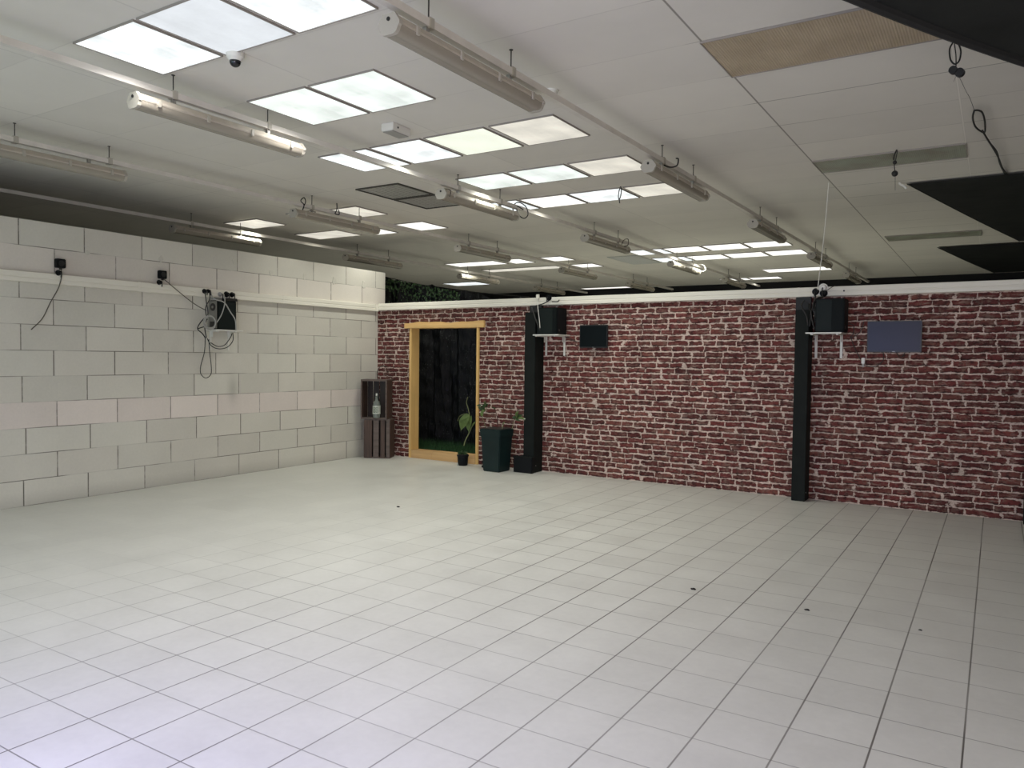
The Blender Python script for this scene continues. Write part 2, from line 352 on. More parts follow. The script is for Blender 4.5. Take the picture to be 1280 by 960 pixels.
# ------------------------------------------------------------ room shell
XL, XR, YB, YF, ZC = -12.35, 3.4, -2.4, 18.4, 3.3
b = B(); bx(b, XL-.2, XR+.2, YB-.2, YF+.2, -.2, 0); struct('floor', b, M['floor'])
b = B(); bx(b, XL-.2, XR+.2, YB-.2, YF+.2, ZC, ZC+.2); struct('ceiling', b, M['ceiling'])
b = B(); bx(b, XR, XR+.2, YB-.2, YF+.2, 0, ZC); struct('wall_right', b, M['plaster'])
b = B(); bx(b, XL-.2, XL, YB-.2, YF+.2, 0, ZC); struct('wall_far_left', b, M['black_wall'])
b = B(); bx(b, XL, XR, YF, YF+.2, 0, ZC); struct('wall_far', b, M['black_wall'])
b = B()                                              # wall behind the camera with its shop windows
def wall_back():
    bx(b, XL, -7.7, YB-.2, YB, 0, ZC); bx(b, -2.3, -.4, YB-.2, YB, 0, ZC); bx(b, 2.2, XR, YB-.2, YB, 0, ZC)
    bx(b, -7.7, -2.3, YB-.2, YB, 0, .25); bx(b, -7.7, -2.3, YB-.2, YB, 2.45, ZC)
    bx(b, -.4, 2.2, YB-.2, YB, 0, .55); bx(b, -.4, 2.2, YB-.2, YB, 2.45, ZC)
wall_back(); struct('wall_back', b, M['plaster'])
for i, (x0, x1, z0) in enumerate(((-7.7, -2.3, .25), (-.4, 2.2, .55))):
    b = B(); n = 4 if i == 0 else 2
    for k in range(n+1):
        xx = x0+(x1-x0)*k/n; bx(b, max(x0, xx-.03), min(x1, xx+.03), YB-.12, YB-.05, z0, 2.45)
    bx(b, x0, x1, YB-.12, YB-.05, z0, z0+.05); bx(b, x0, x1, YB-.12, YB-.05, 2.4, 2.45)
    struct('window_%d' % (i+1), b, M['white'])

# block wall on the left: its room face runs from (-7.85, 0) to (-7.92, 8.77)
RL = math.atan(.0078)
b = B(); bx(b, -.2, 0, -2.3, 8.93, 0, 2.75); wl = struct('wall_left', b, M['block'], loc=(-7.8508, 0, 0), rz=RL)
for i, (yy, zz, s, t) in enumerate(((5.19, 2.53, .06, .05), (6.16, 2.62, .035, .05), (6.74, 2.53, .075, .05), (7.31, 2.535, .075, .06), (7.86, 2.53, .085, .07), (8.46, 2.53, .08, .08), (4.37, 2.50, .05, .03))):
    b = B(); g = bmesh.ops.create_cone(b, cap_ends=True, segments=9, radius1=.5, radius2=.46, depth=1)['verts']
    for v in g: v.co.x *= 1+.25*math.sin(v.co.y*9+i); v.co.y *= 1+.2*math.cos(v.co.x*7+i)
    bmesh.ops.transform(b, matrix=Matrix.Translation((.002, yy, zz)) @ Matrix.Diagonal((.006, s, t*1.5, 1)) @ Matrix.Rotation(math.pi/2, 4, 'Y'), verts=g)
    obj('plaster_patch', b, M['plaster_patch'], wl)

# brick-papered wall: local x runs along it from the corner, local y=0 is its room face
RB = math.atan(-.0147)
BO = Vector((-7.9197, 8.7698, 0))
def W(x, off=0.0, z=0.0):      # world point of world-x x on the brick wall, off metres in front of it
    return Vector((x, 8.6537-.0147*x-off, z))
def lx(x): return (x+7.9197)/math.cos(RB)
b = B()
for a0, a1, z0, z1 in ((0, lx(-7.24), 0, 2.22), (lx(-6.05), lx(.32), 0, 2.22), (lx(-7.24), lx(-6.05), 1.90, 2.22)):
    bx(b, a0, a1, 0, .14, z0, z1)
struct('wall_brick', b, M['brick'], loc=BO, rz=RB)
b = B(); bx(b, lx(.245), lx(.46), -.17, -.06, 0, 3.28, .004); o = obj('black_post', b, M['blackpaint'], loc=BO, rz=RB)
tag(o, 'tall black post at the right end of the brick wall', 'post')

# doorway lining
t = thing('door_frame', 'pine timber frame with wide lintel around the opening in the brick wall', 'door frame', BO, RB)
b = B(); bx(b, lx(-7.275), lx(-7.235), -.025, .155, 0, 1.89, .003); obj('jamb', b, M['frame'], t)
b = B(); bx(b, lx(-6.07), lx(-6.03), -.025, .155, 0, 1.89, .003); obj('jamb', b, M['frame'], t)
b = B(); g = bx(b, lx(-7.37), lx(-5.94), -.035, .155, 1.89, 1.975, .006)
bmesh.ops.subdivide_edges(b, edges=[e for e in b.edges if e.calc_length() > .8], cuts=14)
for v in b.verts:
    if v.co.z > 1.95: v.co.z += .008*math.sin(v.co.x*7+1)+.006*math.sin(v.co.x*17)
obj('lintel', b, M['lintel'], t)
b = B()
for k in range(3):
    xa = lx(-7.235)+k*(1.165/3); bx(b, xa+.001, xa+1.165/3-.002, -.02-.004*k, .155, 0, .115+.003*k, .003)
obj('sill', b, M['sill'], t)

# ------------------------------------------------------------ ceiling panels
LIT = 42
def panel(label, x0, x1, y0, y1, m, group, name='skylight_or_added_panel', cat='ceiling panel', lit=0):
    root = thing(name, label, cat, ((x0+x1)/2, (y0+y1)/2, ZC), 0, group)
    hx, hy = (x1-x0)/2, (y1-y0)/2
    b = B(); bx(b, -hx+.007, hx-.007, -hy+.007, hy-.007, -.008, -.001); obj('sheet', b, m, root)
    b = B()
    for a in ((-hx, hx, -hy, -hy+.007), (-hx, hx, hy-.007, hy), (-hx, -hx+.007, -hy+.007, hy-.007), (hx-.007, hx, -hy+.007, hy-.007)):
        bx(b, a[0], a[1], a[2], a[3], -.012, 0)
    obj('edge_trim', b, M['edge'], root)
    if lit:        # daylight falling in through this roof light; added lamp in the unseen overhead panels
        l = bpy.data.lights.new('skylight_or_added_light', 'SPOT'); l.energy = lit*(x1-x0)*(y1-y0)/.36; l.color = (1.0, .985, .985) if y0 < 5 else (.97, 1.0, .91)
        l.spot_size = math.radians(156); l.spot_blend = 1.0; l.shadow_soft_size = 0
        o = bpy.data.objects.new('skylight_or_added_light', l); C.objects.link(o); o.parent = root; o.location = (0, 0, -.05)
    return root
SK = [skylight_mat('skylight_bright', (.93, .99, 1.0), .98, .50, 0), skylight_mat('skylight_grey', (.90, .95, 1.0), .60, .12, 4),
      skylight_mat('skylight_cream', (.96, 1.0, .84), .74, .10, 9), skylight_mat('skylight_milky', (.92, 1.0, .95), .82, .30, 15),
      skylight_mat('skylight_warm', (1.0, .95, .82), .60, .25, 21), skylight_mat('skylight_far', (1.0, .99, .93), .95, .15, 30)]
G = 'lit skylight panels set into the ceiling'
ordn = ['leftmost', 'second from the left', 'third from the left', 'rightmost']
rows = [
 ('three at the top edge of the photo', 2.49, 3.07, [(-4.63, -4.03, 0), (-4.00, -3.40, 1), (-3.37, -2.78, 0)]),
 ('pair beside the white ceiling box', 3.70, 4.34, [(-4.60, -4.01, 3), (-3.98, -3.39, 3)]),
 ('four just behind the white ceiling box', 5.06, 5.68, [(-5.31, -4.72, 0), (-4.68, -4.12, 0), (-4.08, -3.48, 2), (-3.43, -2.85, 4)]),
 ('three in the middle row', 6.39, 6.95, [(-4.73, -4.15, 3), (-4.11, -3.48, 3), (-3.44, -2.84, 4)]),
 ('four behind the middle row of three', 7.56, 8.12, [(-5.30, -4.73, 0), (-4.69, -4.09, 5), (-4.06, -3.44, 0), (-3.40, -2.82, 4)]),
 ('four in the nearer far row', 12.02, 12.62, [(-5.33, -4.72, 0), (-4.69, -4.08, 5), (-4.04, -3.42, 5), (-3.38, -2.76, 5)]),
 ('four in the farther far row', 13.12, 13.72, [(-5.33, -4.72, 0), (-4.69, -4.06, 5), (-4.02, -3.38, 5), (-3.34, -2.74, 5)]),
]
ROWLIT = [30, 30, 24, 17, 15, 52, 52]
for (nm, y0, y1, L), rl in zip(rows, ROWLIT):
    n = len(L)
    for i, (x0, x1, k) in enumerate(L):
        o_ = {2: ['left one', 'right one'], 3: ['left one', 'middle one', 'right one'], 4: ordn}[n][i]
        panel('lit skylight panel, %s of the %s' % (o_, nm), x0, x1, y0, y1, SK[k], G, lit=rl)
for (x_, y_) in ((-4.0, 1.3), (-2.0, 1.3), (-4.0, -.3), (-2.0, -.3), (.6, 1.6), (.6, -.3), (2.4, 3.2)):      # added lit panels out of view, brightening the near floor and ceiling
    panel('added fill light panel overhead, out of view near the camera', x_-.3, x_+.3, y_-.3, y_+.3, SK[0], 'added fill light panels overhead, out of view near the camera', lit=13)
for lb, x0, x1, y0, y1, k in (
 ('long narrow lit panel above the brick wall, left of the rightmost rail', -4.03, -2.80, 15.7, 16.3, 5),
 ('left one of the two farthest lit panels above the brick wall', -5.33, -4.72, 17.12, 17.58, 5),
 ('right one of the two farthest lit panels above the brick wall', -4.69, -4.04, 17.12, 17.58, 5),
 ('lit ceiling panel above the block wall, left of the hanging fixture', -9.10, -8.42, 6.93, 7.45, 4),
 ('thin sliver of lit panel just left of the hooked fixture end', -7.80, -7.35, 6.88, 6.98, 4),
 ('lit panel just above the hooked fixture, beside the vent tiles', -7.22, -6.63, 6.94, 7.52, 4),
 ('wide lit panel below the hooked fixture near the block wall', -9.00, -8.12, 8.11, 8.63, 4),
 ('lit panel peeking out at the right end of the hooked fixture', -7.90, -7.48, 8.17, 8.72, 5),
 ('lit panel right of the hooked fixture, left of second rail', -7.27, -6.58, 8.15, 8.73, 5),
 ('lit panel left of the third far row, behind a hanging fixture', -9.20, -8.05, 12.08, 12.62, 5),
 ('small lit panel partly behind the fixture over the doorway', -7.90, -7.46, 12.05, 12.66, 5),
 ('lit panel over the doorway, left of the second rail and farther row', -7.27, -6.62, 12.10, 12.67, 5),
 ('long lit strip panel above the doorway ceiling, behind the first strip', -9.15, -7.38, 13.28, 13.70, 4),
 ('lit panel at the right end of the long strip panel', -7.25, -6.58, 13.28, 13.80, 5),
 ('faint lit panel low above the left speaker shelf', -9.20, -7.90, 17.88, 18.22, 5),
 ('bluish lit panel just over the top of the wall by the block wall corner', -11.70, -10.68, 15.28, 15.95, 0)):
    panel(lb, x0, x1, y0, y1, SK[k], G, lit=LIT*.8)
GU = 'unlit ceiling sheets on the right side'
panel('large brown corrugated sheet in the ceiling near the black cloth', -1.49, -.27, 4.34, 4.97, M['brown'], GU, 'corrugated_ceiling_sheet', 'ceiling sheet')
panel('dusty green sheet in the ceiling behind a hanging black wire', -1.48, -.27, 7.43, 7.92, M['greenish'], GU, 'corrugated_ceiling_sheet', 'ceiling sheet')
panel('narrow grey sheet in the ceiling left of the far black cloth', -1.43, -.23, 12.34, 12.84, M['greenish'], GU, 'corrugated_ceiling_sheet', 'ceiling sheet')
# ventilation tiles
def vent(label, x0, x1, y0, y1, inner, nsl=0):
    root = thing('ceiling_vent', label, 'ceiling vent', ((x0+x1)/2, (y0+y1)/2, ZC), 0, 'vent tiles in the ceiling')
    hx, hy = (x1-x0)/2, (y1-y0)/2; b = B()
    for a in ((-hx, hx, -hy, -hy+.018), (-hx, hx, hy-.018, hy), (-hx, -hx+.018, -hy+.018, hy-.018), (hx-.018, hx, -hy+.018, hy-.018)):
        bx(b, a[0], a[1], a[2], a[3], -.014, 0)
    obj('frame', b, M['tbar'] if not nsl else M['louvre'], root)
    b = B(); bx(b, -hx+.018, hx-.018, -hy+.018, hy-.018, -.004, -.001); obj('backing', b, inner, root)
    b = B()
    if nsl:
        for k in range(nsl):
            yy = -hy+.04+(2*hy-.08)*k/(nsl-1); bx(b, -hx+.018, hx-.018, yy-.004, yy+.004, -.02, -.004)
        for k in range(12):
            xx = -hx+.04+(2*hx-.08)*k/11; bx(b, xx-.003, xx+.003, -hy+.018, hy-.018, -.018, -.004)
    else:
        for k in range(9):
            xx = -hx+.06+(2*hx-.12)*k/8; bx(b, xx-.003, xx+.003, -hy+.018, hy-.018, -.007, -.004)
    obj('grille', b, M['louvre'] if nsl else M['grey'], root)
vent('grey mesh vent tile with dark edges, nearer of the two beside the second rail', -5.97, -5.37, 6.24, 6.85, M['ventmesh'])
vent('grey glassy vent tile with dark edges, farther one by the second rail', -5.97, -5.37, 6.87, 7.48, M['greycable'])
vent('pale louvred vent panel left of the two far rows of lit panels', -5.95, -5.38, 12.6, 13.76, SK[4], 18)

# ------------------------------------------------------------ rails and fluorescent fixtures
ZR = 3.165
XRAIL = [(-2.49, -2.36), (-4.60, -4.61), (-6.66, -6.66), (-8.83, -8.95)]       # x at y=2.8 and at y=16.5
def railx(i, y): a, c = XRAIL[i]; return a+(c-a)*(y-2.8)/13.7
names = ['rightmost', 'second from the right', 'third from the right', 'leftmost']
YS = [2.84, 5.98, 9.06, 12.2, 15.15]; LEN = 1.36
for i in range(4):
    y0, y1 = .3, 17.8; x0, x1 = railx(i, y0), railx(i, y1); ang = -math.atan((x1-x0)/(y1-y0))
    t = thing('cable_rail', 'long white cable rail under the ceiling, %s of the four' % names[i], 'rail', (x0, y0, ZR), ang, 'cable rails carrying the lights')
    b = B(); L = y1-y0
    extrude_profile(b, [(-.022, -.02), (.022, -.02), (.022, .02), (.016, .02), (.016, -.012), (-.016, -.012), (-.016, .02), (-.022, .02)], 'y', 0, L)
    obj('channel', b, M['rail'], t)
    for ys in YS:
        for q in (.28, 1.05):
            yy = ys+q-y0; b = B()
            cyl(b, (0, yy, .0), (0, yy, ZC-ZR), .004, seg=8); cyl(b, (0, yy, ZC-ZR-.004), (0, yy, ZC-ZR), .012, seg=12)
            obj('hanger_rod', b, M['darksteel'], t)
            b = B(); bx(b, -.026, .026, yy-.02, yy+.02, -.026, .03, .003); obj('clamp', b, M['clip'], t)

def make_fixture():
    t = thing('fluorescent_fixture', '', 'light fixture', (0, 0, 0), 0, 'fluorescent fixtures hanging under the rails')
    L = LEN; b = B()
    prof = [(-.062, .0), (-.064, .010), (-.034, .05), (.034, .05), (.064, .010), (.062, 0)]
    extrude_profile(b, prof, 'y', .02, L-.02); obj('housing', b, M['housing'], t)
    b = B(); d = [(-.06, 0), (-.058, -.012), (-.050, -.030), (-.040, -.039), (-.026, -.043), (-.010, -.041), (0, -.039), (.010, -.041), (.026, -.043), (.040, -.039), (.050, -.030), (.058, -.012), (.06, 0)]
    extrude_profile(b, d, 'y', .012, L-.012); obj('diffuser', b, M['diffuser'], t, smooth=True)
    for yy, s in ((0, 1), (L, -1)):
        b = B(); A = [(-.059, -.012), (-.051, -.032), (-.040, -.042), (-.026, -.046), (.026, -.046), (.040, -.042), (.051, -.032), (.059, -.012), (.067, -.004), (.067, .010), (.037, .054), (-.037, .054), (-.067, .010), (-.067, -.004)]
        extrude_profile(b, A, 'y', yy, yy+s*.022); o = obj('end_cap', b, M['clip'], t, smooth=False)
        b = B(); cyl(b, (0, yy-s*.004, .028), (0, yy+s*.004, .028), .010, seg=12); obj('cable_gland', b, M['rubber'], o)
    for x in (-1, 1):
        for k in range(4):
            yy = .14+(L-.28)*k/3; b = B()
            bx(b, x*.066-.006, x*.066+.006, yy-.011, yy+.011, -.014, .03, .002); obj('latch', b, M['clip'], t)
    for yy in (.28, 1.05):
        b = B(); bx(b, -.012, .012, yy-.012, yy+.012, .05, .095); obj('mounting_clip', b, M['steel'], t)
    return t
f0 = make_fixture(); first = True
dist = ['nearest', 'second', 'third', 'fourth', 'farthest']
for i in range(4):
    for k in range(5):
        if (i, k) == (3, 0): continue
        y = YS[k]+(.0 if i else -.02); x = railx(i, y)
        if i == 2 and k == 0: y = 2.66
        lab = 'grey tube light fixture hanging on the %s rail, %s from the camera' % (names[i], dist[k])
        lab = lab.replace('farthest from', 'farthest from').replace('nearest from the camera', 'nearest to the camera')
        x0, x1 = railx(i, 0.3), railx(i, 17.8)
        if first: f0.location = (x, y, 3.055); f0['label'] = lab; first = False; o = f0
        else: o = dup(f0, (x, y, 3.055), lab)
        o.rotation_euler.z = -math.atan((x1-x0)/17.5)

# ------------------------------------------------------------ small ceiling objects
p = at(294, 66, 2, ZC)
t = thing('dome_camera', 'white dome security camera on the ceiling by the nearest lit panels', 'camera', p)
b = B(); cyl(b, (0, 0, -.03), (0, 0, 0), .05, .055, 24); cyl(b, (0, 0, -.05), (0, 0, -.03), .036, .05, 24); obj('housing', b, M['white'], t, smooth=True)
b = B(); g = bmesh.ops.create_uvsphere(b, u_segments=20, v_segments=12, radius=.034)['verts']; bmesh.ops.translate(b, vec=(0, 0, -.052), verts=g); obj('dome', b, M['lens'], t, smooth=True)
p = at(689, 113, 2, ZC)
t = thing('smoke_detector', 'round white smoke detector beside the right rail', 'smoke detector', p)
b = B(); cyl(b, (0, 0, -.012), (0, 0, 0), .05, .052, 28); cyl(b, (0, 0, -.035), (0, 0, -.012), .032, .044, 28); obj('body', b, M['white'], t, smooth=True)
b = B(); cyl(b, (0, 0, -.037), (0, 0, -.034), .012, seg=14); obj('sensor_cap', b, M['grey'], t)
p = at(495, 158, 2, ZC)
t = thing('emergency_light', 'small white box light on the ceiling between the lit panels', 'emergency light', p, math.radians(2))
b = B(); bx(b, -.06, .06, -.11, .11, -.06, 0, .004); obj('body', b, M['white'], t)
b = B(); bx(b, -.05, .05, -.10, .10, -.066, -.060, .002); obj('cover', b, M['grey'], t)
b = B(); cyl(b, (.059, -.05, -.03), (.063, -.05, -.03), .008, seg=12); obj('indicator', b, M['rubber'], t)

def pts(L, ax, val): return [at(u, v, ax, val) for u, v in L]
def cable(label, paths, m, r=.004, name='cable', cat='cable', group=None):
    b = B()
    for P in paths: tube(b, P, r, 8, 6)
    return tag(obj(name, b, m, smooth=True), label, cat, group)
# black sprung hangers and loops under the right part of the ceiling
y = 5.05
c = at(1192, 50, 2, ZC)
t = thing('hanging_cable_loop', 'black cable loop with two round connectors hanging beside the black cloth', 'cable', (0, 0, 0), 0, 'wires hanging from the ceiling')
b = B(); tube(b, [c]+pts([(1190, 55), (1187, 62), (1188, 74), (1193, 80), (1199, 76), (1201, 64), (1198, 55), (1194, 51)], 1, c.y), .0045, 8); tube(b, pts([(1193, 54), (1195, 70), (1195, 84)], 1, c.y), .003, 6); obj('cord', b, M['rubber'], t, smooth=True)
for u, v, rx in ((1191, 88, .022), (1199, 91, .024)):
    b = B(); q = at(u, v, 1, c.y); cyl(b, q+Vector((.0, -.014, 0)), q+Vector((.006, .014, 0)), rx, seg=20); obj('connector', b, M['rubber'], t)
b = B(); tube(b, pts([(1196, 93), (1192, 102)], 1, c.y), .001, 6); tube(b, pts([(1199, 96)], 1, c.y)+pts([(1208, 115), (1212, 122), (1218, 138)], 2, 3.262), .0016, 6); obj('thin_wire', b, M['rubber'], t)
y2 = at(1258, 221, 2, ZC).y
zc = 3.262
cable('long twisted black cable with a loop, hanging under the right ceiling', [pts([(1218, 138), (1216, 147), (1219, 158), (1226, 164), (1231, 165), (1231, 152), (1228, 141), (1223, 138), (1218, 138)], 2, zc),
    [*pts([(1228, 163), (1236, 177), (1246, 190), (1250, 205)], 2, zc), at(1257, 219, 2, ZC-.004)], [*pts([(1230, 167), (1240, 183), (1248, 197), (1253, 210)], 2, zc), at(1260, 219, 2, ZC-.004)]], M['rubber'], .0065, 'hanging_cable', 'cable', 'wires hanging from the ceiling')
c = at(1121, 187, 2, ZC)
t = thing('hanging_cable_loop', 'small black wire with ball end hanging in front of the green sheet', 'cable', (0, 0, 0), 0, 'wires hanging from the ceiling')
b = B(); tube(b, [c]+pts([(1118, 194), (1117, 200)], 1, c.y), .006, 8); tube(b, pts([(1122, 188), (1119, 202), (1118, 207), (1119, 217)], 1, c.y), .0035, 8); tube(b, pts([(1119, 217), (1119, 238)], 1, c.y), .0015, 6); obj('cord', b, M['rubber'], t, smooth=True)
for v, rr in ((203, .017), (217, .026)):
    b = B(); g = bmesh.ops.create_uvsphere(b, u_segments=14, v_segments=10, radius=rr)['verts']; bmesh.ops.translate(b, vec=at(1118.5, v, 1, c.y), verts=g); obj('ball', b, M['rubber'], t, smooth=True)
c = at(1124, 228, 2, ZC)
b = B(); tube(b, [c, *pts([(1126, 231), (1129, 232)], 1, c.y), at(1133, 236, 1, c.y)], .012, 8); tag(obj('hook', b, M['white'], smooth=True), 'white hook on the ceiling at the tip of the black cloth', 'hook')
c = at(776, 233, 2, ZC)
cable('short looped wire hanging in front of the lit middle panels', [[c, *pts([(774, 238), (773, 246), (774, 250)], 1, c.y)], pts([(777, 234), (776, 244), (774, 250)], 1, c.y), pts([(774, 249), (774.5, 254)], 1, c.y)], M['rubber'], .0055, 'hanging_cable', 'cable', 'wires hanging from the ceiling')
# loops at fixture ends
for lab, P, yy, m_ in (
  ('black coil of cable at the end of the middle light fixture', [(643, 268), (641, 258), (648, 253), (657, 258), (660, 268), (655, 273), (648, 268), (646, 258), (654, 262)], 7.35, 'rubber'),
  ('thin wire loop above the near end of the middle fixture', [(555, 246), (552, 240), (556, 236), (563, 238), (562, 246)], 6.03, 'cable2'),
  ('black hook wire above the hooked fixture', [(378, 263), (380, 256), (376, 251), (380, 247), (382, 252), (380, 257)], 6.1, 'rubber'),
  ('short black hook holding the hooked fixture', [(421, 254), (421, 262), (419, 267), (424, 268), (423, 262)], 6.6, 'rubber'),
  ('pale wire loop at the far end of the fixture above the brick wall', [(868, 331), (878, 331), (882, 336), (879, 339), (872, 337)], 13.5, 'greycable'),
  ('curled wire at the end of the third fixture on the second rail', [(777, 306), (780, 300), (785, 299), (785, 306), (780, 308)], 10.2, 'cable2'),
  ('drooping cable along the top of the third nearest right-hand fixture', [(824, 203), (828, 198), (830, 206), (838, 209), (846, 207), (848, 199), (845, 198)], 6.3, 'rubber')):
    P = [Vector(at(u, v, 1, yy)) for u, v in P]
    cable(lab, [P], M[m_], .006, 'wire_loop', 'wire', 'wire loops at the light fixtures')
# string
P = [at(1036, 228, 2, ZC), at(1030, 295, 1, 8.5), at(1022, 362, 1, 8.58)]
cable('thin white string running from the ceiling down to the right wall computer', [P], M['white'], .0045, 'white_string', 'string')

# black cloths slung below the ceiling on the right
def cloth(label, P, z, sag, hem):
    t = thing('black_cloth', label, 'cloth', (0, 0, 0), 0, 'black cloths slung under the ceiling')
    b = B(); vs = []
    n, mm = 18, 12; A, Bq, Cq, D = [Vector((*q, 0)) for q in P]
    for i in range(n+1):
        row = []
        for j in range(mm+1):
            s, r_ = i/n, j/mm
            q = (A*(1-s)+Bq*s)*(1-r_)+(D*(1-s)+Cq*s)*r_
            zz = z-sag*math.sin(math.pi*s)*(1-.3*r_)-.012*math.sin(9*s+4*r_)*r_
            row.append(b.verts.new((q.x-.06*sag*math.sin(math.pi*s), q.y, zz)))
        vs.append(row)
    for i in range(n):
        for j in range(mm): b.faces.new((vs[i][j], vs[i+1][j], vs[i+1][j+1], vs[i][j+1]))
    r = bmesh.ops.solidify(b, geom=b.faces[:], thickness=.006)
    edge = [v[0].co.copy() for v in vs]
    obj('sheet', b, M['cloth'], t, smooth=True)
    b = B(); tube(b, edge, hem, 8, 1); obj('hem', b, M['hem'], t, smooth=True)
def sc_(x, y, z): k = (z-H)/(ZC-H); return (x*k, y*k)
a0, a1 = at(1060, -15, 2, 3.02), at(1300, 80, 2, 3.02)
d = (a1-a0); a0 = a0-d*.6; a1 = a1+d*.25
cloth('large black cloth hanging in the top right corner nearest the camera', [(a0.x, a0.y), (a1.x, a1.y), (3.2, a1.y+.3), (3.2, a0.y)], 3.02, .03, .026)
cloth('black cloth triangle below the ceiling, middle of the right side', [(-.82, 8.78), (.23, 13.64), (3.2, 13.6), (3.2, 8.75)], 3.285, .01, .006)
cloth('farthest black cloth triangle just above the brick wall', [(-.84, 13.84), (-.10, 18.2), (3.2, 18.2), (3.2, 13.8)], 3.285, .01, .006)

# ------------------------------------------------------------ cable trunking
prof = [(0, -.05), (.048, -.05), (.054, -.046), (.054, -.012), (.050, -.008), (.050, 0), (.054, .004), (.054, .046), (.048, .05), (0, .05)]
t = thing('cable_trunking', 'white cable trunking running along the pale block wall', 'trunking', (-7.8508, 0, 2.20), RL)
b = B(); extrude_profile(b, prof, 'y', -2.2, 8.705); obj('channel', b, M['trunk'], t)
b = B(); bx(b, .0, .058, 8.66, 8.72, -.052, .052, .003); obj('corner_cover', b, M['trunk'], t)
for yy in (.9, 2.9, 4.9, 6.9):
    b = B(); bx(b, .0, .0555, yy-.012, yy+.012, -.051, .051, .001); obj('joint_cover', b, M['trunk'], t)
t = thing('cable_trunking', 'white cable trunking capping the top of the brick wall', 'trunking', (*BO[:2], 2.215), RB)
b = B(); extrude_profile(b, [(-p_, q_*1.0) for p_, q_ in prof], 'x', .062, lx(.24)); obj('channel', b, M['trunk'], t)
for xx in (2.1, 4.1, 6.1):
    b = B(); bx(b, xx-.012, xx+.012, -.0555, 0, -.051, .051, .001); obj('joint_cover', b, M['trunk'], t)

# ------------------------------------------------------------ posts
def post(x0, x1, dep, ztop, lab, x2, x3):
    c = W((x0+x1)/2, 0, 0); t = thing('black_column', lab, 'column', c, RB, 'black columns against the brick wall'); h = (x1-x0)/2
    b = B(); bx(b, -h, h, -dep, -.002, 0, ztop, .004); obj('cladding', b, M['blackpaint'], t)
    b = B(); m_ = (x0+x1)/2; bx(b, x2-m_, x3-m_, -.05, -.002, ztop, 2.163, .003); obj('upper_post', b, M['blackpaint2'], t)
    b = B(); cyl(b, (h-.001, -dep+.05, .09), (h+.004, -dep+.05, .09), .006, seg=10); obj('bolt', b, M['steel'], t)
post(-1.812, -1.675, .20, 2.02, 'black column right of centre on the brick wall beside the shelf with the larger computer', -1.845, -1.69)
post(-5.165, -5.005, .22, 2.065, 'black column beside the potted plant and the small screen', -5.20, -5.02)
c = W(-5.13, .0, 0)
t = thing('black_plinth_box', 'low black box around the foot of the left column', 'box', W(-5.12, .26, 0), RB)
b = B(); bx(b, -.155, -.052, .0, .25, 0, .20, .006); bx(b, -.155, .125, -.03, .035, 0, .20, .006); obj('box', b, M['black'], t)
b = B(); bx(b, -.16, .13, -.035, .04, .195, .21, .003); obj('rim', b, M['blackpaint'], t)

# ------------------------------------------------------------ shelves, computers and screens on the brick wall
def shelf(lab, x0, x1, dep, xb, z=1.765):
    c = W((x0+x1)/2, 0, z); t = thing('wall_shelf', lab, 'shelf', c, RB, 'small white shelves on the walls'); m_ = (x0+x1)/2; h = (x1-x0)/2
    b = B(); bx(b, -h, h, -dep, -.001, 0, .014, .002); obj('board', b, M['white'], t)
    for xx in xb:
        b = B(); q = xx-m_
        bx(b, q-.012, q+.012, -.012, -.001, -.25, 0); bx(b, q-.012, q+.012, -dep+.03, -.012, -.012, 0)
        bx(b, q-.003, q+.003, -.06, -.012, -.08, -.012)
        obj('bracket', b, M['white'], t)
def pc(lab, x0, x1, y0, y1, z0, z1, side, rearplate=False):
    """side: computer stands with its wide panel to the room"""
    c = W((x0+x1)/2, 0, z0); t = thing('computer_case', lab, 'computer', c, RB, 'black computers on wall shelves'); h = (x1-x0)/2
    b = B(); bx(b, -h, h, -y1, -y0, 0, z1-z0, .006); obj('case', b, M['pc'], t)
    b = B(); bx(b, -h+.012, h*side, -y1-.004, -y1+.002, .012, z1-z0-.012, .002); obj('side_panel', b, M['pc2'], t)
    b = B(); bx(b, h-.002, h+.005, -y1+.02, -y0-.02, .02, z1-z0-.02, .002); o = obj('front_panel', b, M['black'], t)
    b = B(); cyl(b, (h+.004, -y1+.06, .05), (h+.009, -y1+.06, .05), .014, seg=18); obj('power_button', b, M['darksteel'], o)
    for xx in (-h+.03, h-.03):
        for yy in (-y1+.04, -y0-.04):
            b = B(); cyl(b, (xx, yy, -.0005), (xx, yy, .006), .012, seg=12); obj('foot', b, M['rubber'], t)
shelf('small white shelf on two brackets beside the left black column', -4.995, -4.62, .30, (-4.965, -4.695))
pc('black computer case on the shelf beside the left black column', -4.94, -4.655, .03, .29, 1.781, 2.115, .6)
shelf('small white shelf on two brackets beside the right black column', -1.69, -1.34, .28, (-1.635, -1.385))
pc('black computer case on the shelf beside the right black column', -1.60, -1.325, .02, .26, 1.781, 2.125, .15)
def monitor(lab, x0, x1, z0, z1, scr):
    m_ = (x0+x1)/2; h = (x1-x0)/2; t = thing('wall_screen', lab, 'screen', W(m_, 0, z0), RB, 'flat screens on the brick wall')
    b = B(); bx(b, -h, h, -.075, -.045, 0, z1-z0, .005); obj('casing', b, M['bezel'], t)
    b = B(); bx(b, -h+.012, h-.012, -.078, -.074, .016, z1-z0-.012, .001); obj('display', b, scr, t)
    b = B(); bx(b, -.06, .06, -.046, -.001, .08, .2, .003); obj('wall_mount', b, M['darksteel'], t)
    b = B(); bx(b, -.012, .012, -.0795, -.077, .005, .010); obj('badge', b, M['steel'], t)
monitor('small black screen right of the left wall computer', -4.445, -4.06, 1.615, 1.90, M['screen'])
monitor('wide dark bluish screen at the right end of the brick wall', -1.13, -.635, 1.58, 1.895, M['screen2'])

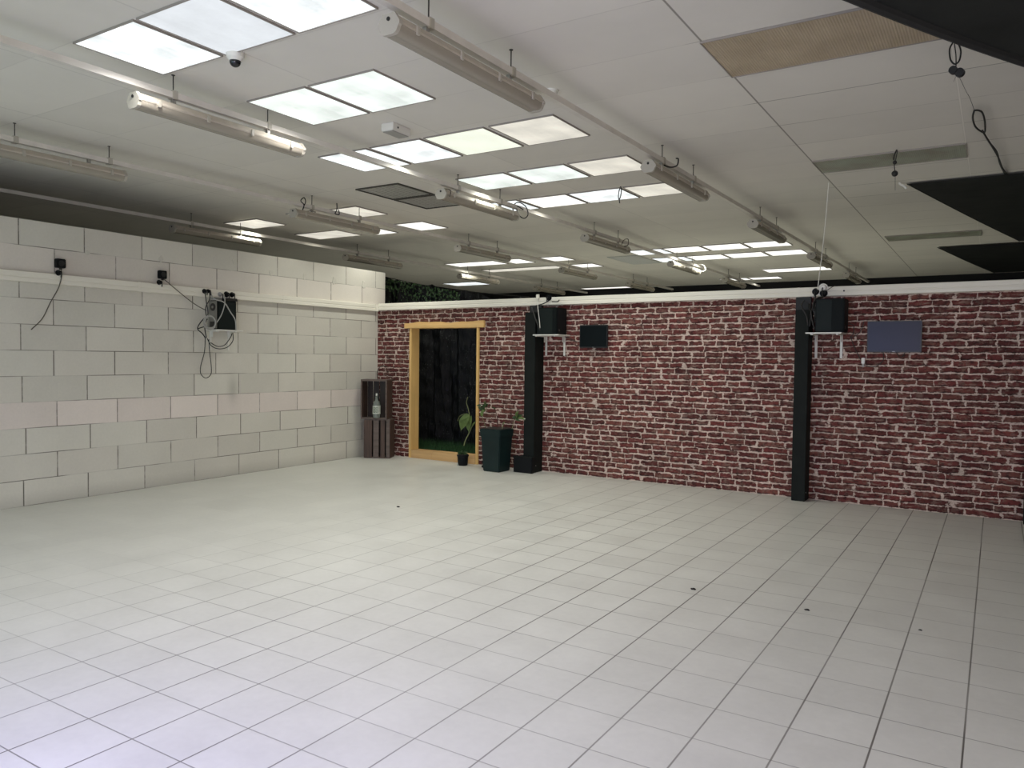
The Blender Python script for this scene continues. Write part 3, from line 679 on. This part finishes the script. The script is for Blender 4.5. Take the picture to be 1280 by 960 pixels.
def wp(u, v, off=.06):   # point in front of the brick wall
    n = Vector((.0147, 1, 0)); d_ = fwd*F+RT*(u-640)+UP*(480-v)
    return EYE+d_*((8.6537-off-n.dot(EYE))/n.dot(d_))
def lp(u, v, off=.05):   # point in front of the block wall
    n = Vector((1, .0078, 0)); d_ = fwd*F+RT*(u-640)+UP*(480-v)
    return EYE+d_*((-7.8508+off-n.dot(EYE))/n.dot(d_))
# plugs on the trunking
def plug(p, lab, m_, s=.03, name='power_plug', cat='plug', grp='plugs on the trunking', nrm=Vector((0, -1, 0))):
    t = thing(name, lab, cat, p, 0, grp)
    b = B(); cyl(b, Vector((0, 0, 0)), nrm*.035, s*.62, s*.5, 16); obj('body', b, m_, t, smooth=True)
    b = B(); cyl(b, nrm*.0, -nrm*.006, s*.8, s*.8, 16); obj('collar', b, m_, t)
    b = B(); tube(b, [nrm*.03, nrm*.05+Vector((0, 0, -.01)), nrm*.05+Vector((0, 0, -.05))], .006, 8, 4); obj('strain_relief', b, M['rubber'], t, smooth=True)
plug(wp(686, 372, .062), 'black plug on the trunking above the left wall computer', M['black'], .05)
plug(wp(1019.5, 364.5, .062), 'black plug left of the white plug above the right wall computer', M['black'], .045)
plug(wp(1029.5, 366.5, .062), 'black plug right of the first one above the right computer', M['black'], .05)
o = plug(wp(1029, 360, .062), 'white plug on the trunking above the right wall computer', M['white'], .06)
b = B(); q = wp(673, 371, .06); bx(b, q.x-.02, q.x+.02, q.y-.03, q.y, q.z-.03, q.z+.03, .004); tag(obj('junction_box', b, M['trunk']), 'small white junction box on the trunking above the left wall computer', 'box')
b = B(); q = wp(1055, 363.5, .0555); cyl(b, q, q+Vector((0, -.004, 0)), .009, seg=10); tag(obj('screw_head', b, M['rubber']), 'dark screw in the trunking right of the plugs', 'screw')
G2 = 'cables around the wall computers'
cable('white cable dangling over the left wall computer', [[wp(672, 372, .07), wp(672.5, 386, .34), wp(674, 398, .34), wp(675, 410, .34)]], M['white'], .004, group=G2)
cable('black cables bundled between the left column and the computer', [[wp(686, 376, .08), wp(678, 380, .1), wp(668, 383, .12), wp(664, 388, .14)], [wp(665, 384, .14), wp(670, 400, .32), wp(675, 413, .31)], [wp(690, 377, .09), wp(697, 377, .1), wp(699, 375, .08)]], M['rubber'], .007, group=G2)
cable('black cable from the left computer to the small screen', [[wp(706, 421, .05), wp(713, 423, .03), wp(720, 427, .03), wp(728, 427, .03)]], M['rubber'], .005, group=G2)
cable('tangle of black cables between the right column and the computer', [[wp(1019.5, 369, .09), wp(1018, 378, .2), wp(1019, 392, .24), wp(1017, 405, .2)], [wp(1029, 371, .1), wp(1020, 374, .2), wp(1016, 384, .24), wp(1020, 396, .24)], [wp(1005, 376, .08), wp(1002, 383, .24), wp(1008, 395, .24), wp(1010, 407, .24)], [wp(1022, 373, .1), wp(1014, 390, .24), wp(1018, 412, .22)], [wp(1011, 380, .1), wp(1013, 392, .22), wp(1012, 408, .22)]], M['rubber'], .008, group=G2)
cable('thin black wire arching up from the white plug', [[wp(1030, 366, .09), wp(1038, 360, .09), wp(1044, 357, .06)]], M['rubber'], .003, group=G2)
cable('black cable hanging between the right computer and the wide screen', [[wp(1060, 405, .04), wp(1067, 407, .03), wp(1066, 418, .03), wp(1062, 422, .03)], [wp(1063, 420, .03), wp(1068, 434, .03), wp(1076, 450, .03)], [wp(1080, 402, .03), wp(1075, 415, .03), wp(1064, 423, .03)], [wp(1104, 440, .05), wp(1104, 450, .03), wp(1095, 458, .03), wp(1082, 458, .03)], [wp(1121, 441, .05), wp(1124, 446, .03), wp(1129, 445, .03), wp(1131, 441, .05)]], M['rubber'], .004, group=G2)
t = thing('cable_connector', 'white cable connector on the brick wall below the wide screen', 'connector', wp(1079, 454, .02))
b = B(); bx(b, -.016, .016, -.015, .015, -.005, .055, .003); obj('body', b, M['white'], t)
b = B(); bx(b, -.010, .010, -.01, .01, -.04, -.005, .002); obj('cable_end', b, M['grey'], t)

# ------------------------------------------------------------ block wall equipment
def sock(u, v, lab):
    p_ = lp(u, v, 0); t = thing('socket_box', lab, 'socket', p_, RL, 'black socket boxes on the block wall')
    b = B(); bx(b, .0005, .05, -.045, .045, -.045, .045, .006); obj('box', b, M['black'], t)
    b = B(); cyl(b, (.05, 0, .0), (.056, 0, 0), .028, seg=20); obj('outlet', b, M['rubber'], t)
    b = B(); bx(b, .02, .045, -.01, .01, -.062, -.045, .002); obj('cable_entry', b, M['rubber'], t)
sock(73.5, 329.5, 'black socket box above the trunking at the left edge of the photo')
sock(201, 343.5, 'black socket box above the trunking nearer the wall computer')
for u, v, lab in ((73, 341, 'black plug stuck on the trunking below the left socket box'), (199, 353, 'black plug stuck on the trunking below the right socket box')):
    plug(lp(u, v, .058), lab, M['black'], .035, nrm=Vector((1, 0, 0)))
cable('grey cable hanging down the block wall from the left socket box', [[lp(76.5, 337, .05), lp(77, 345, .07), lp(73, 360, .05), lp(63, 378, .04), lp(53, 398, .04), lp(39, 412, .04)]], M['cable2'], .005, group=G2)
cable('grey cable slanting from the right socket box to the wall computer', [[lp(205, 349, .05), lp(218, 360, .07), lp(235, 374, .04), lp(248, 383, .04), lp(258, 388, .06)]], M['cable2'], .005, group=G2)
pL = lp(261, 413, 0)
t = thing('wall_shelf', 'small white shelf on the block wall under the tangled computer', 'shelf', (pL.x, pL.y, 1.76), RL, 'small white shelves on the walls')
b = B(); bx(b, .001, .17, -.03, .36, 0, .014, .002); obj('board', b, M['white'], t)
for yy in (.02, .27):
    b = B(); bx(b, .001, .012, yy-.012, yy+.012, -.23, 0); bx(b, .012, .15, yy-.012, yy+.012, -.012, 0); bx(b, .012, .05, yy-.003, yy+.003, -.07, -.012); obj('bracket', b, M['white'], t)
t = thing('computer_case', 'black computer with grey rear plate on the block wall', 'computer', (pL.x, pL.y, 1.776), RL, 'black computers on wall shelves')
b = B(); bx(b, .015, .155, .0, .27, 0, .34, .005); obj('case', b, M['pc'], t)
b = B(); bx(b, .02, .15, -.006, .001, .01, .33, .001); rp = obj('rear_plate', b, M['pcgrey'], t)
b = B(); cyl(b, (.085, -.006, .26), (.085, -.012, .26), .045, seg=24); obj('fan', b, M['darksteel'], rp)
b = B(); cyl(b, (.085, -.012, .26), (.085, -.016, .26), .016, seg=16); obj('fan_hub', b, M['pcgrey'], rp)
b = B(); bx(b, .03, .14, -.010, -.005, .03, .09, .002); obj('power_supply', b, M['darksteel'], rp)
b = B(); bx(b, .154, .159, .012, .258, .012, .328, .001); obj('side_panel', b, M['pc2'], t)
q = lp(271, 404, .19)
def ringp(c, r, ax1, ax2, a0=0, a1=2*math.pi, n=16): return [c+ax1*math.cos(a0+(a1-a0)*k/n)*r+ax2*math.sin(a0+(a1-a0)*k/n)*r for k in range(n+1)]
yv, zv = Vector((0, 1, 0)), Vector((0, 0, 1))
cc = lp(262, 403, .19)
cable('coil of grey cable hanging over the front of the wall computer', [ringp(cc, .075, yv, zv), ringp(cc+Vector((.008, .004, .003)), .068, yv, zv), ringp(cc+Vector((.004, -.004, -.003)), .082, yv, zv)], M['greycable'], .006, group=G2)
cable('grey cables crossing the black front of the wall computer', [[lp(264, 368, .08), lp(268, 374, .18), lp(280, 378, .2), lp(288, 390, .2), lp(294, 400, .2), lp(295, 413, .2)], [lp(280, 368, .08), lp(281, 379, .2), lp(277, 393, .2), lp(271, 403, .21)]], M['greycable'], .0065, group=G2)
cable('black cables gathered at the left side of the wall computer', [[lp(256, 365, .09), lp(258, 378, .12), lp(260, 392, .15), lp(256, 408, .15), lp(258, 422, .13)], [lp(262, 365, .09), lp(262, 374, .13), lp(257, 385, .15), lp(259, 400, .15)], [lp(255, 398, .1), lp(250, 404, .1), lp(247, 411, .1), lp(253, 417, .1), lp(257, 423, .1)], [lp(247, 411, .1), lp(253, 409, .12), lp(259, 408, .13)]], M['rubber'], .006, group=G2)
cable('long black cable loop hanging below the wall computer', [[lp(256.5, 422, .06), lp(255.5, 440, .06), lp(251, 457, .05), lp(251, 467, .05), lp(257, 472.5, .05), lp(263.5, 468, .05), lp(264, 457, .05), lp(262, 440, .06), lp(261, 424, .06)]], M['rubber'], .0045, group=G2)
cable('black cables drooping in an arc under the computer shelf', [[lp(259, 423, .09), lp(264, 432, .1), lp(273, 436, .1), lp(284, 434, .1), lp(291, 426, .1), lp(291, 416, .1)], [lp(263, 428, .11), lp(272, 433, .12), lp(281, 431, .12), lp(288, 422, .12), lp(290, 417, .12)]], M['rubber'], .005, group=G2)
for u, v, s, lab, m_ in ((255.5, 364, .035, 'leftmost black plug on the trunking over the wall computer', 'black'), (260, 364, .03, 'second black plug on the trunking over the wall computer', 'black'), (275, 368, .035, 'pale plug on the trunking over the wall computer', 'greycable'), (283, 368, .045, 'large round black plug on the trunking over the wall computer', 'black'), (290, 368.5, .04, 'rightmost black plug on the trunking over the wall computer', 'black')):
    plug(lp(u, v, .058), lab, M[m_], s, nrm=Vector((1, 0, 0)))
b = B(); q = lp(287, 375.5, .06); bx(b, q.x-.05, q.x+.05, q.y-.075, q.y+.075, 2.121, 2.155, .004); tag(obj('power_adapter', b, M['rubber']), 'black power adapter lying on top of the computer on the block wall', 'adapter')

# ------------------------------------------------------------ behind the doorway
t = thing('black_foil_curtain', 'black crinkled foil curtain seen through the doorway and above the wall', 'curtain', (0, 0, 0))
b = B(); n, mm = 90, 40; vs = []
for i in range(n+1):
    s = i/n; x = -9.3+3.3*s; top = 2.80-.42*min(1, max(0, (x+8.85)/2.4))+.02*math.sin(x*19)+.02*math.sin(x*7)
    row = []
    for j in range(mm+1):
        z = top*j/mm; yy = 9.97+.045*math.sin(x*15+.5*math.sin(z*3))+.02*math.sin(x*37+z*2)+.012*math.sin(z*23+x*9)
        row.append(b.verts.new((x, yy, z)))
    vs.append(row)
for i in range(n):
    for j in range(mm): b.faces.new((vs[i][j], vs[i+1][j], vs[i+1][j+1], vs[i][j+1]))
bmesh.ops.solidify(b, geom=b.faces[:], thickness=.004)
obj('foil', b, M['foil'], t, smooth=True)
b = B(); tube(b, [(-9.3, 10.0, 2.83), (-8.85, 10.0, 2.82), (-7.6, 10.0, 2.58), (-6.0, 10.0, 2.40)], .006, 6, 4); obj('top_cord', b, M['rubber'], t)
# ivy spilling over the top of the foil
b = B()
for k in range(420):
    x = random.uniform(-9.0, -7.2); z = 2.82-.17*(x+9.0)-abs(random.gauss(0, .16)); yy = 9.86+random.uniform(-.05, .03)
    s = random.uniform(.012, .028); a = random.uniform(0, 6.28); tl = random.uniform(-.6, .6)
    c = Vector((x, yy, z)); ax = Vector((math.cos(a), tl*.5, math.sin(a))).normalized(); ay = ax.cross(Vector((0, 1, .3))).normalized()
    vv = [b.verts.new(c+ax*s*p_+ay*s*q_+Vector((0, -.004*r_, 0))) for p_, q_, r_ in ((-1, 0, 0), (0, .6, 1), (1.2, 0, 0), (0, -.6, 1))]
    b.faces.new(vv)
o = tag(obj('ivy_garland', b, M['leafd']), 'dark green ivy leaves over the black foil above the doorway', 'plant'); o['kind'] = 'stuff'
# turf seen over the threshold
b = B()
for k in range(5200):
    x = random.uniform(-8.2, -6.2); yy = random.uniform(9.0, 9.85); hh = random.uniform(.05, .14)+.06*(yy-9.0); a = random.uniform(0, 6.28)
    dx, dy = math.cos(a)*.006, math.sin(a)*.006; lx_, ly_ = random.uniform(-.04, .04), random.uniform(-.04, .04)
    v1, v2, v3 = b.verts.new((x-dx, yy-dy, 0)), b.verts.new((x+dx, yy+dy, 0)), b.verts.new((x+lx_, yy+ly_, hh)); b.faces.new((v1, v2, v3))
bx(b, -8.2, -6.2, 9.0, 9.88, .0, .012)
o = tag(obj('artificial_turf', b, M['grass']), 'green artificial turf on the floor behind the doorway', 'turf'); o['kind'] = 'stuff'
b = B(); bx(b, -8.10, -8.085, 9.05, 9.07, 0, 2.40); bx(b, -8.16, -8.02, 9.0, 9.12, 0, .02); tag(obj('white_batten', b, M['trunk']), 'thin white upright batten behind the corner of the walls', 'batten')

# ------------------------------------------------------------ crates in the corner
def crate(lab, loc, rz, wd, dp, ht, front_slats, m_):
    t = thing('wooden_crate', lab, 'crate', loc, rz, 'dark crates stacked in the corner'); th = .012
    # stands on its end: end boards are top and bottom, slats run vertically
    for z0 in (0, ht-th*1.3):
        b = B(); bx(b, 0, wd, 0, dp, z0, z0+th*1.3, .002); obj('end_board', b, M['crateh'], t)
    n = 3
    for side, xx in (('l', 0), ('r', wd-th)):
        for k in range(n):
            d0 = dp*k/n+.006; b = B(); bx(b, xx, xx+th, d0, d0+dp/n-.012, th*1.3, ht-th*1.3, .001); obj('slat', b, M['crate'], t)
    for k in range(4):
        w0 = wd*k/4+.006+.0; b = B(); bx(b, w0+(th if k == 0 else 0), w0+wd/4-.010-(th if k == 3 else 0), dp-th, dp, th*1.3, ht-th*1.3, .001); obj('slat', b, M['crate2'], t)
    if front_slats:
        for k, (w0, w1) in enumerate(((.015, .125), (.145, .225), (.250, .315), (.335, .385))):
            b = B(); bx(b, w0, w1, -th, 0, .004+.012*(k % 2), ht-.012, .002); obj('slat', b, (M['crate'], M['crateh'])[k % 2], t)
    else:
        for xx in (0, wd-.02):
            b = B(); bx(b, xx, xx+.02, -.008, .0, .0, ht, .002); obj('rim_batten', b, M['crateh'], t)
        for z0 in (0, ht-.025):
            b = B(); bx(b, .02, wd-.02, -.008, .0, z0, z0+.025, .002); obj('rim_batten', b, M['crateh'], t)
    for zz in (.04, ht-.04):
        b = B()
        for xx in (.05, wd-.05): cyl(b, (xx, -.009-(.006 if front_slats else 0), zz), (xx, -.006, zz), .005, seg=8)
        obj('nail', b, M['darksteel'], t)
    return t
LC = at(457.5, 572, 2, 0)
crate('lower crate with dark vertical slats standing in the corner', (-7.755, 8.30, 0), math.radians(27), .39, .27, .565, True, None)
crate('upper open crate holding a bottle, stacked in the corner', (-7.80, 8.285, .567), math.radians(24), .39, .27, .575, False, None)
t = thing('glass_bottle', 'large clear bottle with pale label standing inside the upper crate', 'bottle', (-7.60, 8.40, .584))
def lathe(bm, prof, seg=24):
    rings = [[bm.verts.new((r_*math.cos(2*math.pi*k/seg), r_*math.sin(2*math.pi*k/seg), z_)) for k in range(seg)] for r_, z_ in prof]
    for i in range(len(rings)-1):
        for k in range(seg): bm.faces.new((rings[i][k], rings[i][(k+1) % seg], rings[i+1][(k+1) % seg], rings[i+1][k]))
    bm.faces.new(rings[0][::-1]); bm.faces.new(rings[-1])
b = B(); lathe(b, [(.045, 0), (.054, .01), (.056, .19), (.045, .235), (.022, .26), (.02, .30), (.024, .305), (.024, .32)]); obj('body', b, M['glass'], t, smooth=True)
b = B(); lathe(b, [(.0575, .06), (.0575, .18)]); lab_ = obj('label', b, M['label'], t, smooth=True)
b = B()
for q, (a, z_) in enumerate(((-.55, .13), (.15, .13), (-.55, .085), (.15, .085))):
    th0 = math.radians(-65)+a; P_ = [(Vector((.059*math.cos(th0+d_), .059*math.sin(th0+d_), z_+e_))) for d_, e_ in ((0, 0), (.45, 0), (.45, .028), (0, .028), (0, 0))]
    tube(b, P_, .004, 6, 1)
obj('label_print', b, M['labelg'], lab_)
b = B(); lathe(b, [(.017, .32), (.019, .325), (.019, .35), (.012, .36)]); obj('stopper', b, M['cap'], t, smooth=True)
b = B(); hp = [(-7.60, 8.42, 1.142), (-7.61, 8.42, 1.24), (-7.57, 8.42, 1.315), (-7.50, 8.42, 1.34), (-7.42, 8.42, 1.335)]
tube(b, hp, .006, 8, 6); tag(obj('bent_metal_rod', b, M['darksteel'], smooth=True), 'dark bent metal rod rising from the top of the upper crate', 'rod')

# ------------------------------------------------------------ plants
def leaf(bm, base, tip, width, droop=.0, nrm=Vector((0, -1, .3)), lobes=True):
    base, tip = Vector(base), Vector(tip); d = tip-base; L = d.length; d.normalize(); s = d.cross(nrm).normalized(); n_ = s.cross(d).normalized()
    N = 10; left, mid, right = [], [], []
    for i in range(N+1):
        t_ = i/N; wv = width*(math.sin(math.pi*min(1, t_*1.0+.08))**.8)*(1-.35*t_) if lobes else width*math.sin(math.pi*(.05+.95*t_))
        c_ = base+d*L*t_+n_*(.10*L*math.sin(math.pi*t_))-Vector((0, 0, droop*t_*t_))
        mid.append(bm.verts.new(c_)); up_ = n_*wv*.25
        back = -d*width*.35*(1-t_)**3 if lobes else Vector()
        left.append(bm.verts.new(c_+s*wv+up_+back)); right.append(bm.verts.new(c_-s*wv+up_+back))
    for i in range(N):
        bm.faces.new((left[i], left[i+1], mid[i+1], mid[i])); bm.faces.new((mid[i], mid[i+1], right[i+1], right[i]))
def leafobj(base, tip, width, m_, par, **kw):
    b = B(); leaf(b, base, tip, width, **kw); bmesh.ops.solidify(b, geom=b.faces[:], thickness=.002); return obj('leaf', b, m_, par, smooth=True)
# big square pot
PX, PY = -5.51, 8.40
t = thing('potted_plant', 'leafy plant in a tall square dark green pot by the left column', 'plant', (PX, PY, 0), RB)
def frustum(bm, w0, w1, z0, z1, bev=.006):
    g = bx(bm, -.5, .5, -.5, .5, z0, z1)
    for v in g:
        k_ = w1 if v.co.z > (z0+z1)/2 else w0; v.co.x *= k_; v.co.y *= k_
    bmesh.ops.bevel(bm, geom=list({e for v in g for e in v.link_edges}), offset=bev, segments=2, affect='EDGES')
b = B(); frustum(b, .255, .30, 0, .46, .01); potb = obj('pot', b, M['pot'], t)
b = B(); frustum(b, .315, .325, .45, .555, .008); obj('pot_rim', b, M['pot'], t)
b = B(); frustum(b, .29, .29, .552, .560, .002); obj('soil', b, M['soil'], t)
def P3(u, v, yy): return at(u, v, 1, yy)-Vector((PX, PY, 0))
for k, (path, rr) in enumerate((([(621.5, 534), (622, 524), (620, 516), (618, 509)], .006), ([(610, 533), (604, 527), (600, 523), (597, 520)], .004), ([(607, 533), (603, 522), (603, 515)], .003), ([(640, 533), (643, 527), (646, 521)], .003), ([(628, 534), (630, 528)], .006))):
    b = B(); pp = [P3(u, v, PY-.02) for u, v in path]; pp[0].z = min(pp[0].z, .562); tube(b, pp, rr, 6, 5, rr*.6); obj('stem', b, M['stemr'] if k < 2 else M['stem'], t, smooth=True)
for (u0, v0, u1, v1, wd_, dk, yo) in ((604, 512, 609, 502, .034, 1, 0), (604, 513, 597, 507, .026, 1, .02), (603, 514, 603, 521, .030, 0, -.02), (606, 512, 600, 520, .026, 0, 0), (602, 507, 595, 506, .016, 1, 0), (606, 506, 607, 500, .02, 0, .02), (608, 509, 611, 503, .018, 1, 0),
       (646, 521, 649, 512, .028, 0, 0), (646, 522, 655, 518, .026, 1, .02), (645, 522, 640, 521, .022, 1, 0), (647, 523, 658, 522, .018, 0, 0), (645, 524, 652, 526, .016, 1, -.02), (648, 519, 644, 515, .02, 1, .02), (650, 521, 657, 525, .014, 0, 0), (619, 511, 615, 507, .012, 1, 0), (629, 531, 632, 526, .014, 0, 0)):
    leafobj(P3(u0, v0, PY-.02+yo), P3(u1, v1, PY-.05+yo), wd_, M['leafd'] if dk else M['leaf'], t, droop=.01)
for u, v in ((656, 523.5), (602, 506.5)):
    b = B(); g = bmesh.ops.create_icosphere(b, subdivisions=2, radius=.011)['verts']; bmesh.ops.scale(b, vec=(1.3, .7, .7), verts=g); bmesh.ops.translate(b, vec=P3(u, v, PY-.05), verts=g); obj('pale_bud', b, M['petal'], t, smooth=True)
# small pot with large leaves in front of the threshold
QX, QY = -6.36, 8.55
t = thing('potted_plant', 'large-leaved plant in a small black pot at the doorway threshold', 'plant', (QX, QY, 0))
def Q3(u, v, yy=QY): return at(u, v, 1, yy)-Vector((QX, QY, 0))
qc = Q3(578.5, 575); ox = qc.x
b = B(); lathe(b, [(.060, 0), (.068, .015), (.075, .12), (.082, .125), (.082, .145), (.072, .147)], 20)
bmesh.ops.translate(b, vec=(ox, 0, 0), verts=b.verts[:]); obj('pot', b, M['black'], t, smooth=True)
b = B(); cyl(b, (ox, 0, .140), (ox, 0, .150), .07, seg=18); obj('soil', b, M['soil'], t)
b = B(); v_ = [b.verts.new((ox-.045, -.078, .0)), b.verts.new((ox-.015, -.078, .0)), b.verts.new((ox-.028, -.080, .05))]; b.faces.new(v_); bmesh.ops.solidify(b, geom=b.faces[:], thickness=.003); obj('added_pale_triangle', b, M['whitematte'], t)  # pale triangle added for the bright gap at the pot's foot
for k_ in range(6):
    a = k_*1.05; b = B(); leaf(b, (ox, 0, .145), (ox+.10*math.cos(a), .07*math.sin(a), .19+.02*(k_ % 3)), .022, .03); bmesh.ops.solidify(b, geom=b.faces[:], thickness=.002); obj('leaf', b, M['leafd'], t, smooth=True)
for path, rr in (([(580, 557), (582, 550), (586, 542), (589, 535), (592, 530)], .0085), ([(588, 536), (591, 532), (595, 527)], .006), ([(587, 519), (585, 510), (583, 503), (585, 496)], .005), ([(572, 526), (575, 520), (582, 517)], .004)):
    b = B(); pp = [Q3(u, v) for u, v in path]; tube(b, pp, rr, 8, 5, rr*.7); obj('stem', b, M['stem'], t, smooth=True)
for (u0, v0, u1, v1, wd_, dk) in ((586, 519, 573, 527, .035, 0), (585, 520, 576, 539, .085, 0), (588, 521, 586, 541, .06, 0), (585, 521, 588, 537, .03, 0), (590, 533, 596, 526, .014, 0)):
    leafobj(Q3(u0, v0, QY-.01), Q3(u1, v1, QY-.05), wd_, M['leaf'], t, droop=.0)

# items by the pots
t = thing('black_foot_stand', 'low black metal stand leg sticking out left of the tall pot', 'stand', (0, 0, 0))
b = B(); c1 = at(603, 583, 2, .02); tube(b, [c1, at(609, 582, 2, .02)], .018, 8, 1); tube(b, [at(603, 577, 2, .07)+Vector((0, 0, 0)), at(609, 579, 2, .05)], .022, 8, 1)
obj('leg', b, M['black'], t)
c_ = at(644, 583, 2, 0); b = B(); g = bmesh.ops.create_icosphere(b, subdivisions=2, radius=.028)['verts']; bmesh.ops.scale(b, vec=(.7, .7, 1), verts=g); bmesh.ops.translate(b, vec=(c_.x, 8.37, .028), verts=g); tag(obj('white_pebble', b, M['whitematte'], smooth=True), 'small white pebble between the tall pot and the column', 'pebble')
for (u, v, s, lab) in ((498, 634, .013, 'dark speck on the floor left of centre'), (867, 737, .012, 'small dark chip on the floor below the right column'), (1009, 763, .010, 'thin dark chip on the floor tiles right of centre'), (1150, 788, .007, 'tiny dark speck on the floor near the right edge')):
    p_ = at(u, v, 2, 0); b = B(); g = bmesh.ops.create_icosphere(b, subdivisions=2, radius=s)['verts']
    for q_ in g: q_.co *= 1+.25*math.sin(q_.co.x*400+q_.co.y*300)
    bmesh.ops.scale(b, vec=(1.5, .9, .45), verts=g); bmesh.ops.translate(b, vec=(0, 0, s*.4), verts=g)
    tag(obj('floor_debris', b, M['debris'], loc=p_), lab, 'debris', 'specks of debris on the floor')
